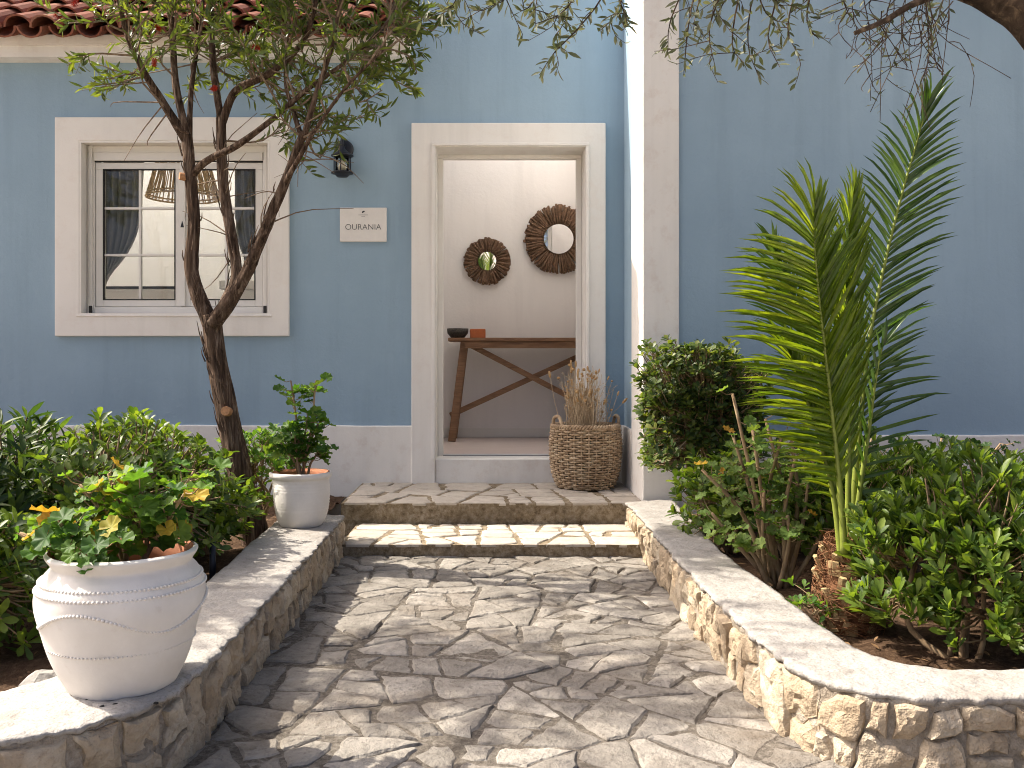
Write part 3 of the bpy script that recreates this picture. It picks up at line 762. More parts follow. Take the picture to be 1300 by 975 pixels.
bw = MB().lathe([(.03, 0), (.055, .004), (.085, .04), (.09, .08), (.085, .081), (.078, .045), (.05, .015), (.001, .012)], 32, (-.262, 1.55, ZT)).build('bowl', M['bowl'], None, True)
top(bw, 'dark speckled stoneware bowl at the left end of the console table', 'bowl')
bo = MB().box(-.16, -.03, 1.53, 1.63, ZT, ZT + .078).build('candle', M['orange'], None); bevel(bo, .008, 3)
top(bo, 'square amber orange candle beside the dark bowl on the table', 'candle')
# driftwood mirrors
def mirror(label, px, py, r_out, r_in, n, seed, tilt):
    c = W(px, py, 1.83); r = np.random.default_rng(seed); root = thing('driftwood_mirror', label, 'mirror', tuple(c), 'round driftwood mirrors on the hall wall')
    mats = [MB().tube(np.array([(0, 0, 0), (.03, 0, .3), (-.02, .02, .65), (.02, -.01, 1)]), [.05, .065, .08, .075], 7).mesh(M['twig'], True),
            MB().tube(np.array([(0, 0, 0), (-.03, .02, .35), (.03, 0, .7), (0, .02, 1)]), [.045, .07, .075, .085], 7).mesh(M['twig'], True)]
    for k in range(n):
        a = 2 * math.pi * k / n + r.normal(0, .03); dirv = Vector((math.cos(a), 0, math.sin(a))); lay = k % 4
        p0 = Vector(c) + dirv * (r_in * r.uniform(1.0, 1.12)) + Vector((0, -.007 * lay, 0)); ln = (r_out * r.uniform(.95, 1.02) - r_in)
        d2 = (dirv + Vector((r.normal(0, .02), r.normal(0, .02), r.normal(0, .02)))).normalized(); w = r.uniform(.0075, .0105)
        put_m('twig', mats[k % 2], root, Matrix.Translation(p0) @ d2.to_track_quat('Z', 'Y').to_matrix().to_4x4() @ Matrix.Diagonal((w / .07, w / .07, ln, 1)))
    a = np.linspace(0, 2 * math.pi, 40, endpoint=False)
    dk = MB().add([(c[0] + r_in * 1.04 * math.cos(t), c[1] - .034 + r_in * (tilt[0] * math.cos(t) + tilt[1] * math.sin(t)), c[2] + r_in * 1.04 * math.sin(t)) for t in a] + [(c[0] + r_in * 1.04 * math.cos(t), c[1] + .012, c[2] + r_in * 1.04 * math.sin(t)) for t in a],
                  [tuple(range(40))] + [(j, (j + 1) % 40, 40 + (j + 1) % 40, 40 + j) for j in range(40)])
    dk.build('glass', M['mirror'], root)
    bk = MB().add([(c[0] + r_out * .7 * math.cos(t), c[1] + .0125, c[2] + r_out * .7 * math.sin(t)) for t in a] + [(c[0] + r_out * .7 * math.cos(t), c[1] + .0195, c[2] + r_out * .7 * math.sin(t)) for t in a],
                  [tuple(range(40)), tuple(range(79, 39, -1))] + [(j, (j + 1) % 40, 40 + (j + 1) % 40, 40 + j) for j in range(40)])
    bk.build('backing', M['twig'], root)
mirror('small round driftwood mirror on the hall wall above the bowl', 618.5, 332, .198, .075, 130, 5, (.12, -.112))
mirror('large round driftwood mirror on the hall wall, partly behind the door jamb', 709, 304, .288, .122, 190, 6, (0, 0))

# ================================================================== on the facade
sg = thing('name_sign', 'rectangular white name board on the blue wall below the lantern', 'sign', (-.84, 0, 1.9))
bevel(MB().box(-.995, -.684, -.014, 0, 1.79, 2.017).build('board', M['sign'], sg), .002, 1)
def text(body, size, loc, mat, parent):
    cu = bpy.data.curves.new('lettering', 'FONT'); cu.body = body; cu.size = size; cu.align_x = 'CENTER'; cu.align_y = 'CENTER'; cu.extrude = .0004; cu.offset = -.0006
    tmp = bpy.data.objects.new('tmp', cu); link(tmp); dg = bpy.context.evaluated_depsgraph_get()
    me = bpy.data.meshes.new_from_object(tmp.evaluated_get(dg)); bpy.data.objects.remove(tmp); me.materials.clear(); me.materials.append(mat)
    o = bpy.data.objects.new('lettering', me); link(o); o.parent = parent
    o.location = Vector(loc) - ORG[parent]; o.rotation_euler = (R(90), 0, 0); return o
text('OURANIA', .054, (-.84, -.0146, 1.886), M['ink'], sg)
a = np.linspace(0, 2 * math.pi, 14, endpoint=False); lf = [(-.84 + .008 * math.cos(t) * (1 + .5 * math.sin(t)) + .006 * math.sin(t), 1.988 + .008 * math.sin(t)) for t in a]
MB().add([(x, -.0148, z) for x, z in lf], [tuple(range(14))]).box(-.872, -.808, -.0149, -.0142, 1.9665, 1.969).box(-.852, -.828, -.0149, -.0142, 1.9565, 1.958).build('emblem', M['ink'], sg)
lx, lz = (437 - VX) / 190, 0
ln = thing('wall_lantern', 'black iron wall lantern with glass on the blue wall beside the door', 'lantern', (lx, 0, 2.35))
def lat_y(prof, seg, c): # lathe about the y axis
    mb = MB(); mb.lathe(prof, seg, (0, 0, 0)); mb.v = [(c[0] + x, c[1] - z, c[2] + y) for x, y, z in mb.v]; mb.f = [f[::-1] for f in mb.f]; return mb
lat_y([(.064, 0), (.064, .012), (.05, .02), (.001, .022)], 28, (lx, 0, 2.405)).build('backplate', M['black'], ln, True)
ly = -.085
MB().tube(crom([(lx, -.01, 2.41), (lx, -.05, 2.455), (lx, ly, 2.455), (lx, ly, 2.40)], 14), .012, 8).build('arm', M['black'], ln, True)
MB().lathe([(.016, .065), (.018, .05), (.03, .035), (.05, .02), (.072, .006), (.074, 0), (.055, -.004), (.001, -.004)], 28, (lx, ly, 2.345)).build('hood', M['black'], ln, True)
MB().lathe([(.001, -.03), (.035, -.028), (.05, -.012), (.072, -.006), (.072, .002), (.001, .003)], 28, (lx, ly, 2.235)).build('base', M['black'], ln, True)
bb = MB()
for k in range(6):
    t = k * math.pi / 3 + .5; bb.tube([(lx + .056 * math.cos(t), ly + .056 * math.sin(t), 2.236), (lx + .056 * math.cos(t), ly + .056 * math.sin(t), 2.345)], .004, 6)
bb.build('bars', M['black'], ln)
MB().lathe([(.046, 0), (.046, .104)], 24, (lx, ly, 2.239)).build('glass_cylinder', M['glass'], ln, True)
MB().lathe([(.012, 0), (.026, .012), (.028, .03), (.016, .055), (.012, .07)], 16, (lx, ly, 2.245)).build('bulb', M['bulb'], ln, True)
# ================================================================== low stone walls
def resample(P, n):
    P = crom(P, 400); s = np.r_[0, np.cumsum(np.linalg.norm(np.diff(P, axis=0), axis=1))]
    t = np.linspace(0, s[-1], n); return np.stack([np.interp(t, s, P[:, k]) for k in range(2)], 1), s[-1]
CAPZ = .20
def stone_wall(name, label, outer, inner, side, seed, area=.0155):
    """outer / inner: polylines of the cap edges; side: +1 when the visible face lies to the left of the outer line's direction"""
    r = np.random.default_rng(seed); NS = 420
    O, Lo = resample(outer, NS); I, _ = resample(inner, NS)
    root = thing(name, label, 'wall', (O[NS // 2][0], O[NS // 2][1], 0), 'low garden walls beside the path')
    T = nrm(np.gradient(O, axis=0)); Nn = np.stack([-T[:, 1], T[:, 0]], 1) * side
    S = np.linspace(0, Lo, NS)
    def at(s): return np.array([np.interp(s, S, O[:, 0]), np.interp(s, S, O[:, 1])]), nrm(np.array([np.interp(s, S, Nn[:, 0]), np.interp(s, S, Nn[:, 1])]))
    # mortar core
    mb = MB(); V = []; nz = 16; zs = np.linspace(-.03, .188, nz)
    for i in range(NS):
        for z in zs:
            q = O[i] - Nn[i] * (.0105 + .006 * vnoise(np.array([S[i] * 22, z * 22, seed])) + .004 * vnoise(np.array([S[i] * 60, z * 60, seed])))
            V.append((q[0], q[1], z))
        V.append((I[i][0] + Nn[i][0] * .02, I[i][1] + Nn[i][1] * .02, .186)); V.append((I[i][0] + Nn[i][0] * .02, I[i][1] + Nn[i][1] * .02, -.03))
    k = nz + 2
    mb.add(V, [(i * k + j, (i + 1) * k + j, (i + 1) * k + j + 1, i * k + j + 1) for i in range(NS - 1) for j in range(k - 1)])
    mb.add(V[:k], [tuple(range(k))]); mb.add(V[-k:], [tuple(range(k))[::-1]])
    mb.build('mortar_core', M['wallmortar'], root, True)
    # whitewashed cap, uneven edge
    na = 20; V = []; F = []
    for i in range(NS):
        q0 = O[i] + Nn[i] * (.001 + .006 * vnoise(np.array([S[i] * 9, 2., seed])) + .007 * vnoise(np.array([S[i] * 34, 2., seed])) + .004 * vnoise(np.array([S[i] * 90, 2., seed]))); q1 = I[i] - Nn[i] * .006 * vnoise(np.array([S[i] * 8, 9., seed]))
        zl = CAPZ - .017 + .005 * vnoise(np.array([S[i] * 14, 4., seed])) + .004 * vnoise(np.array([S[i] * 50, 4., seed]))
        ring = [(q0[0] - Nn[i][0] * .03, q0[1] - Nn[i][1] * .03, zl - .002), (q0[0] - Nn[i][0] * .004, q0[1] - Nn[i][1] * .004, zl), (q0[0] + Nn[i][0] * .001, q0[1] + Nn[i][1] * .001, zl * .35 + CAPZ * .65)]
        for j in range(na):
            u = j / (na - 1); q = q0 + (q1 - q0) * (.012 + .976 * u); e = min(u, 1 - u)
            z = CAPZ - .003 * max(0, 1 - e / .045) ** 2 + .0025 * vnoise(np.array([q[0] * 6, q[1] * 6, seed])) + .0025 * vnoise(np.array([q[0] * 24, q[1] * 24, seed])) + .0015 * vnoise(np.array([q[0] * 70, q[1] * 70, seed]))
            ring.append((q[0], q[1], z))
        ring += [(q1[0], q1[1], CAPZ - .03), (q1[0] + Nn[i][0] * .03, q1[1] + Nn[i][1] * .03, CAPZ - .045)]
        V += ring
    k = na + 5; F = [(i * k + j, (i + 1) * k + j, (i + 1) * k + j + 1, i * k + j + 1) for i in range(NS - 1) for j in range(k - 1)]
    F += [tuple(range(k)), tuple((NS - 1) * k + j for j in range(k))[::-1]]
    put('wall_cap', mk(V, F, M['cap'], True), root)
    # face stones
    def bias(P):
        w = P.max(0) - P.min(0); return (1, 0) if w[0] > w[1] * 1.15 else (0, 1)
    for P in split_poly([(0, -.02), (Lo, -.02), (Lo, .180), (0, .180)], r, area, bias, None, 0, 9, .26):
        Q = inset(P, r, .001, .006)
        if Q is None: continue
        Op = outline(Q, r, .022, .0035); n = len(Op)
        if n < 4: continue
        c = Op.mean(0); bulge = r.uniform(.008, .020); tx, tz = r.normal(0, .12, 2); V = []; F = []
        rings = ((1.0, -.035), (1.0, -.004), (.95, .55), (.80, .9), (.52, 1.0), (.25, 1.0))
        sd = r.random() * 50
        for q_i, (fr, dep) in enumerate(rings):
            for p in Op:
                q = c + (p - c) * fr; b0, nn = at(q[0])
                dd = dep if dep < 0 else bulge * dep + (q - c) @ np.array([tx, tz]) * .6 - .006
                if dep > 0: dd += .009 * vnoise(np.array([q[0] * 28, q[1] * 28, sd])) + .006 * vnoise(np.array([q[0] * 75, q[1] * 75, sd]))
                w = b0 + nn * (dd - .004); V.append((w[0], w[1], q[1]))
        b0, nn = at(c[0]); w = b0 + nn * (bulge - .008); V.append((w[0], w[1], c[1])); kk = len(rings)
        for a_ in range(kk - 1):
            for j in range(n): F.append((a_ * n + j, a_ * n + (j + 1) % n, (a_ + 1) * n + (j + 1) % n, (a_ + 1) * n + j))
        for j in range(n): F.append(((kk - 1) * n + j, (kk - 1) * n + (j + 1) % n, kk * n))
        if side < 0: F = [f[::-1] for f in F]
        me = mk(V, F, M['rock'], True); me.set_sharp_from_angle(angle=R(24)); put('stone', me, root)
    return root
stone_wall('garden_wall', 'low stone wall with whitewashed cap carrying the two white pots',
           [(-.745, -1.45), (-.735, -2.2), (-.735, -3.2), (-.735, -3.85), (-.765, -4.08), (-.86, -4.24), (-1.05, -4.37), (-1.4, -4.5), (-1.8, -4.6)],
           [(-1.06, -1.45), (-1.04, -2.2), (-1.01, -3.0), (-1.02, -3.5), (-1.04, -3.75), (-1.09, -3.95), (-1.2, -4.07), (-1.48, -4.2), (-1.8, -4.28)], 1, 3)
stone_wall('garden_wall', 'low curved stone wall with whitewashed cap in front of the palm',
           [(.775, -1.0), (.77, -1.5), (.75, -2.6), (.752, -3.3), (.772, -3.76), (.835, -3.99), (.975, -4.09), (1.25, -4.10), (1.9, -4.10)],
           [(1.06, -.9), (1.03, -1.4), (.97, -2.3), (.985, -3.0), (.992, -3.5), (1.03, -3.76), (1.16, -3.88), (1.36, -3.89), (1.9, -3.88)], -1, 7, .019)
# soil in the beds
for (lab, x0, x1, y0, y1) in (('brown soil of the left planting bed', -4.5, -.95, -4.35, -.02), ('brown soil of the right planting bed', .93, 5, -4.02, -.88)):
    o = put('soil', sheet(x0, x1, y0, y1, .105, 150, 130, .018, 7, 'soil', 'soil'), None); top(o, lab, 'soil'); o['kind'] = 'structure'

# ================================================================== pots and basket
def pot(label, c, prof, seed, beads=(), waves=None, ridges=None, soil_z=0, soil_r=0):
    root = thing('plant_pot', label, 'plant pot', c, 'white pots on the left wall'); seg = 96
    P = np.array(prof); t = np.linspace(0, 1, len(P)); tt = np.linspace(0, 1, 90); cr = crom(np.c_[P, P[:, :1] * 0], 90)
    pr = [(max(.001, a), b) for a, b, _ in cr]
    if ridges: pr = [(a + ridges(b), b) for a, b in pr]
    wob = lambda a, z: .0022 * math.sin(a * 3 + z * 20 + seed) + .0015 * math.sin(a * 7 + z * 11)
    MB().lathe(pr, seg, c, wob, 1).build('body', M['pot'], root, True)
    ro, zo = P[-1]
    MB().lathe([(ro - .002, zo - .001), (ro - .016, zo - .012), (ro - .02, soil_z + .02), (soil_r, soil_z - .02)], 64, c, None, 0).build('inner_wall', M['terra'], root, True)
    X = []; nn = 22
    for j in range(nn):
        for i in range(nn):
            u, v = i / (nn - 1) * 2 - 1, j / (nn - 1) * 2 - 1; X.append((c[0] + u * math.sqrt(1 - v * v / 2) * soil_r, c[1] + v * math.sqrt(1 - u * u / 2) * soil_r, c[2] + soil_z + .008 * vnoise(np.array([u * 5, v * 5, seed]))))
    put('potting_soil', mk(X, [(j * nn + i, j * nn + i + 1, (j + 1) * nn + i + 1, (j + 1) * nn + i) for j in range(nn - 1) for i in range(nn - 1)], M['soil'], True), root)
    rz = lambda z: np.interp(z, [b for a, b in pr[:80]], [a for a, b in pr[:80]])
    bm = MB()
    for (z, nb, br) in beads:
        for k in range(nb):
            a = 2 * math.pi * k / nb; bm.ball((c[0] + (rz(z) + .001) * math.cos(a), c[1] + (rz(z) + .001) * math.sin(a), c[2] + z), br, 6, 4)
    if waves:
        z0, amp, nw, br = waves
        for k in range(int(nw * 46)):
            a = 2 * math.pi * k / (nw * 46); z = z0 + amp * math.cos(a * nw + 5.1); bm.ball((c[0] + (rz(z) + .001) * math.cos(a), c[1] + (rz(z) + .001) * math.sin(a), c[2] + z), br, 6, 4)
    if bm.v: bm.build('beading', M['pot'], root, True, 'stuff')
    return root
PB = (-.895, -4.0, CAPZ + .001)
pot('large white urn pot with beaded bands on the near wall corner', PB,
    [(.118, 0), (.125, .006), (.156, .07), (.178, .14), (.195, .2), (.193, .245), (.176, .275), (.162, .292), (.166, .303), (.173, .313), (.176, .322), (.168, .328)], 1,
    beads=((.262, 120, .0042), (.243, 120, .0042), (.11, 110, .003)), waves=(.185, .028, 3, .0048), soil_z=.262, soil_r=.148)
PS = (-.905, -1.76, CAPZ + .001)
pot('small plain white pot at the far end of the wall', PS,
    [(.092, 0), (.10, .004), (.118, .04), (.130, .1), (.134, .17), (.134, .222), (.140, .228), (.148, .24), (.147, .254), (.138, .258)], 5,
    ridges=lambda z: .0012 * math.sin(z * 420) if .07 < z < .21 else 0, soil_z=.225, soil_r=.118)
BK = np.array([.615, -.275, .187])
bk = thing('wicker_basket', 'round woven wicker basket by the doorway', 'basket', tuple(BK))
zz = np.array([0, .03, .1, .2, .3, .38, .40]); rr = np.array([.165, .185, .208, .22, .222, .212, .208])
rf = lambda z: np.interp(z, zz, rr)
NST = 30; wv = MB(); a = np.linspace(0, 2 * math.pi, NST * 6, endpoint=False); rng = np.random.default_rng(2)
for k in range(27):
    z = .008 + k * .0142; ph = (k % 2) * math.pi; rad = rf(z) + .009 * np.sin(a * NST / 2 + ph)
    zz_ = BK[2] + z + .002 * np.sin(a * 2 + k) + rng.normal(0, .0008, len(a))
    wv.tube(np.stack([BK[0] + rad * np.cos(a), BK[1] + rad * np.sin(a), zz_], 1), .0066 * rng.uniform(.9, 1.1), 6, closed=True)
wv.build('weave', M['wicker'], bk, True, 'stuff')
for k in range(NST):
    t = 2 * math.pi * (k + .5) / NST; pts = [(BK[0] + (rf(z) + .001) * math.cos(t), BK[1] + (rf(z) + .001) * math.sin(t), BK[2] + z) for z in np.linspace(.0, .395, 9)]
    MB().tube(pts, .0055, 6).build('stake', M['wicker'], bk, True)
for q in range(3):
    ph = q * 2.09; MB().tube(np.stack([BK[0] + (.208 + .011 * np.cos(a * 22 + ph)) * np.cos(a), BK[1] + (.208 + .011 * np.cos(a * 22 + ph)) * np.sin(a), BK[2] + .392 + .011 * np.sin(a * 22 + ph)], 1), .0075, 6, closed=True).build('braided_rim', M['wicker'], bk, True)
for t0 in (math.pi * 1.13, .12):
    pts = crom([(BK[0] + .205 * math.cos(t0 - .32), BK[1] + .205 * math.sin(t0 - .32), BK[2] + .37), (BK[0] + .21 * math.cos(t0 - .2), BK[1] + .21 * math.sin(t0 - .2), BK[2] + .44), (BK[0] + .20 * math.cos(t0 + .1), BK[1] + .20 * math.sin(t0 + .1), BK[2] + .452), (BK[0] + .205 * math.cos(t0 + .33), BK[1] + .205 * math.sin(t0 + .33), BK[2] + .37)], 16)
    MB().tube(pts, .011, 8).build('handle', M['wicker'], bk, True)
MB().lathe([(.16, 0), (.2, .12), (.2, .33), (.001, .34)], 40, tuple(BK)).build('lining', M['soil'], bk, True)
# dried flowers in the basket
dg = thing('dried_flowers', 'dried straw coloured grasses and seed heads in the wicker basket', 'dried plant', (BK[0], BK[1], BK[2] + .34))
st = MB(); rng = np.random.default_rng(14); sh = MB().ball((0, 0, .5), .5, 7, 6, (.32, .32, 1)).mesh(M['seed'], True); rd = MB().ball((0, 0, 0), .5, 7, 5).mesh(M['seed'], True)
for k in range(210):
    b = BK + np.array([rng.normal(0, .05) - .01, rng.normal(0, .05), .335]); an = rng.uniform(0, 6.28); lean = abs(rng.normal(0, .30)); h = rng.uniform(.14, .40) * (1.15 - lean * .45)
    tipp = b + np.array([math.cos(an) * lean * h, math.sin(an) * lean * h * .7, h]); midp = (b + tipp) / 2 + np.array([rng.normal(0, .012), rng.normal(0, .012), .01])
    pts = crom([b, midp, tipp], 6); st.tube(pts, [.0022, .0011], 4, cap=False)
    if k % 3: 
        for q in range(3):
            e = pts[rng.integers(2, 5)]; e2 = e + np.array([rng.normal(0, .025), rng.normal(0, .025), rng.uniform(.01, .05)]); st.tube([e, e2], .0011, 3, cap=False); st.ball(e2, .004, 4, 3)
    if k % 2 == 0:
        d = Vector(tipp - pts[4]).normalized(); s_ = rng.uniform(.03, .06)
        me, sx = (sh, s_) if k % 3 == 0 else (rd, rng.uniform(.014, .022))
        put_m('seed_head', me, dg, Matrix.Translation(Vector(tipp)) @ d.to_track_quat('Z', 'Y').to_matrix().to_4x4() @ Matrix.Diagonal((sx, sx, sx, 1)))
st.build('stems', M['straw'], dg, False, 'stuff')

# ================================================================== small stray things
def pebble(name, label, cat, c, r, mat, seed, group=None, sq=.6):
    mb = MB().ball((0, 0, 0), 1, 10, 7); q = np.random.default_rng(seed).random(3) * 9
    mb.v = [tuple(np.array(v) * (1 + .3 * vnoise(np.array(v) * 1.6 + q)) * r * np.array([1.2, 1, sq]) + np.array(c)) for v in mb.v]
    return top(mb.build(name, M[mat], None, False), label, cat, group)
pebble('rock', 'grey rock lying in the soil behind the large pot', 'rock', (-1.14, -3.86, .15), .06, 'grey', 3)
for k, (px, py) in enumerate(((130, 898), (146, 895), (110, 889), (198, 893))):
    d = FPX * (CAMZ - CAPZ) / (py - VY)
    pebble('debris', 'black crumb on the white wall cap below the large pot', 'debris', ((px - VX) * d / FPX, CAMY + d, CAPZ + .001), (.006, .0055, .003, .005)[k], 'debris', k, 'black crumbs on the cap')
for lab, p, a in (('fallen green leaf on the right wall cap near the pilaster', (.99, -1.75, CAPZ + .006), .3), ('fallen green leaf on the paving at the lower right corner', (1.16, -4.17, .008), 1.2)):
    tv, tf = TPL['obov']; o = put('fallen_leaf', mk([(p[0] + (x * .026 * math.cos(a) - (y - .5) * .06 * math.sin(a)), p[1] + (x * .026 * math.sin(a) + (y - .5) * .06 * math.cos(a)), p[2] + z * .06) for x, y, z in tv], tf, M['lf_pitt'], True), None)
    top(o, lab, 'leaf')
o = MB().tube([(-1.10, -2.55, .08), (-1.10, -2.55, .27)], .013, 10).build('garden_stake', M['black'], None, True); top(o, 'short black stake in the left bed behind the wall', 'stake')

# leaf litter on the beds
rng = np.random.default_rng(55)
for lab, x0, x1, y0, y1, n in (('brown dead leaves and mulch scattered on the left bed', -2.4, -1.05, -4.0, -.4, 500), ('brown dead leaves and mulch scattered on the right bed', 1.0, 2.6, -3.85, -1.0, 800)):
    lv = Leaves()
    for k in range(n):
        p = np.array([rng.uniform(x0, x1), rng.uniform(y0, y1), .122 + rng.uniform(-.004, .008)]); a = rng.uniform(0, 6.28); l = rng.uniform(.015, .05)
        lv.add(p, (math.cos(a), math.sin(a), rng.normal(0, .2)), (rng.normal(0, .3), rng.normal(0, .3), 1), l, l * rng.uniform(.15, .45))
    P, D, N, L, Wd = lv.arr(); o = put('leaf_litter', leaves_mesh('lance', P, D, N, L, Wd, M['litter']), None); top(o, lab, 'leaf litter'); o['kind'] = 'stuff'
# ================================================================== plants in pots: geraniums with single leaves
def geranium(name, label, base, stems, leaf, seed, mat='lf_ger', yellow=0, group=None, per=9, stem_r=.006, cluster=.07, droop=0., frm=.45):
    """stems: list of polylines (offsets from base); leaves on long stalks round each stem's upper half"""
    rng = np.random.default_rng(seed); base = np.array(base, float)
    root = thing(name, label, 'geranium', tuple(base), group); mb = MB(); lv = Leaves(); ly = Leaves()
    for q, s_ in enumerate(stems):
        pts = crom(base + np.array(s_), 10); mb.tube(pts, [stem_r, stem_r * .55], 7)
        for k in range(per):
            i = rng.uniform(frm, 1.0) if k else 1.; p0 = pts[min(9, int(i * 9))]
            d = nrm(rng.normal(0, 1, 3)); d[2] = d[2] * .6 + .25; p = p0 + d * cluster * rng.uniform(.5, 1.2)
            mb.tube(crom([p0, (p0 + p) / 2 + np.array([0, 0, -.008]), p], 5), .0016, 4, cap=False)
            out = nrm(p - base - np.array([0, 0, .05])); nn = nrm(out * .7 + np.array([0, -.25, .75]) + rng.normal(0, .5, 3))
            dd = np.cross(nn, rng.normal(0, 1, 3)) * .4 + out * .8 - np.array([0, 0, .35 + droop]); dd = dd - nn * (dd @ nn); l = leaf * rng.uniform(.65, 1.25)
            tgt = ly if rng.random() < yellow * (1.0 + 1.6 * (p[0] < base[0] - .06)) else lv
            tgt.add(p - nrm(dd) * .2 * l, dd, nn, l, l)
    mb.build('stems', M['stem'], root, True)
    lv.build('round', M[mat], root, 290)
    if ly.P: P, D, N, L, Wd = ly.arr(); leaf_objects('yellow_leaf', 'round', P, D, N, L, Wd, M['lf_yellow'], root)
    return root
b = np.array(PB) + [0, 0, .265]
geranium('geranium', 'leafy geranium with yellowing leaves growing in the large urn pot', b,
         [[(0, 0, 0), (.03, -.02, .10), (.05, 0, .22)], [(.03, .02, 0), (.09, 0, .10), (.16, -.02, .20)], [(-.03, 0, 0), (-.07, -.03, .08), (-.14, -.05, .16)], [(-.05, -.02, 0), (-.12, -.05, .07), (-.22, -.06, .11)],
          [(0, .03, 0), (-.02, .05, .13), (-.05, .04, .24)], [(.02, .05, 0), (.08, .10, .13), (.14, .12, .24)], [(-.02, -.05, 0), (-.03, -.10, .06), (-.02, -.13, .09)], [(-.03, -.03, 0), (-.08, -.08, .08), (-.11, -.10, .15)],
          [(.04, .0, 0), (.06, .0, .08), (.05, -.04, .15)], [(0, .03, 0), (-.06, .06, .12), (-.13, .06, .21)]],
         .050, 4, yellow=.055, per=22, cluster=.06, stem_r=.007)
b = np.array(PS) + [0, 0, .225]
geranium('geranium', 'upright geranium with round green leaves in the small white pot', b,
         [[(0, 0, 0), (-.01, 0, .10), (.02, 0, .22), (.03, 0, .30)], [(.01, .01, 0), (.0, .02, .12), (-.06, .02, .22)], [(-.01, 0, 0), (-.03, -.01, .08), (-.10, -.02, .18)], [(.03, 0, 0), (.05, 0, .08), (.12, -.01, .16)],
          [(0, .02, 0), (.03, .03, .15), (.08, .02, .26)], [(0, -.02, 0), (-.02, -.03, .13), (-.02, -.04, .24)], [(0, 0, .1), (-.02, .0, .26), (-.05, .0, .47)], [(.02, .0, .1), (.05, .0, .25), (.07, .0, .47)]],
         .056, 9, per=19, cluster=.065, stem_r=.007)

# ================================================================== left bed shrubs
shrub('oleander_shrub', 'dark narrow leaved shrub at the far left of the bed', (-2.12, -2.6, .1), (-2.12, -2.6, .40), (.58, .62, .38), 520, 'lance', 'lf_dark', (.105, .022), 8, 41, 150, .014)
shrub('pittosporum_shrub', 'bright green broad leaved shrub behind the large pot', (-1.50, -2.45, .1), (-1.50, -2.45, .41), (.42, .62, .33), 720, 'obov', 'lf_pitt', (.062, .023), 8, 42, 290, .014)
shrub('pittosporum_shrub', 'low green shrub at the left edge in front of the dark shrub', (-1.75, -3.45, .1), (-1.72, -3.45, .30), (.42, .34, .32), 420, 'obov', 'lf_pitt', (.068, .023), 7, 43, 290, .012)
shrub('small_shrub', 'small loose shrub with little leaves between trunk and small pot', (-1.22, -1.45, .1), (-1.17, -1.45, .40), (.26, .24, .28), 200, 'obov', 'lf_ger', (.046, .022), 6, 44, 0, .008, lump=.5)
shrub('low_shrub', 'low green shrub right beside the foot of the leaning trunk', (-1.30, -2.0, .1), (-1.25, -2.05, .28), (.20, .28, .20), 170, 'obov', 'lf_pitt', (.055, .022), 6, 45, 0, .008, lump=.4)

# ================================================================== bottlebrush tree
def limbs(mb, defs, ridge_seed, sides=26, rs=.73):
    out = []
    for pts, rad, n in defs:
        P = crom(pts, n * 2); rad = [r_ * rs for r_ in rad]; sd = ridge_seed + len(out)
        def rid(a, t, sd=sd):
            return .16 * vnoise(np.stack([np.cos(a) * 2.6 + sd, np.sin(a) * 2.6, a * 0 + t * 3], -1)) + .15 * vnoise(np.stack([np.cos(a) * 5.5 + sd, np.sin(a) * 5.5, a * 0 + t * 9], -1))
        mb.tube(P, rad, sides, ridges=rid); out.append(P)
    return out
def px(l, Y): return [W(a, b, Y + (c[0] if c else 0)) for a, b, *c in l]
def twig_to(mb, lv, rng, src, tgt, r0, leaf, dens, sag=.0, kink=.04, leaf_from=.35, spread=(.5, 1.1), side=2):
    L = np.linalg.norm(tgt - src); mid = (src + tgt) / 2 + rng.normal(0, kink, 3) + np.array([0, 0, -sag]); pts = crom([src, mid, tgt], 7)
    mb.tube(pts, [r0, max(.0012, r0 * .35)], 5, cap=False); ends = [(pts, leaf_from)]
    for q in range(side):
        e = pts[rng.integers(2, 6)]; e2 = e + nrm(nrm(tgt - src) + rng.normal(0, .75, 3)) * rng.uniform(.10, .24) * min(1.3, L + .4)
        p2 = crom([e, (e + e2) / 2 + rng.normal(0, .015, 3), e2], 5); mb.tube(p2, [r0 * .45, .0011], 4, cap=False); ends.append((p2, .2))
    for p, f0 in ends:
        ln = np.linalg.norm(p[-1] - p[0]); n = int(dens * ln * (1 - f0)) + 3
        for k in range(n):
            t = f0 + (1 - f0) * (k + rng.random()) / n; t = min(t, .999); i = int(t * (len(p) - 1)); u = t * (len(p) - 1) - i; q = p[i] * (1 - u) + p[i + 1] * u; ax = nrm(p[i + 1] - p[i])
            x = nrm(np.cross(ax, rng.normal(0, 1, 3))); th = rng.uniform(*spread); d = ax * math.cos(th) + x * math.sin(th) + np.array([0, 0, .12]); l = leaf[0] * rng.uniform(.65, 1.2)
            lv.add(q, d, ax * math.sin(th) - x * math.cos(th) + np.array([0, 0, .5]) + rng.normal(0, .3, 3), l, leaf[1] * rng.uniform(.8, 1.2))
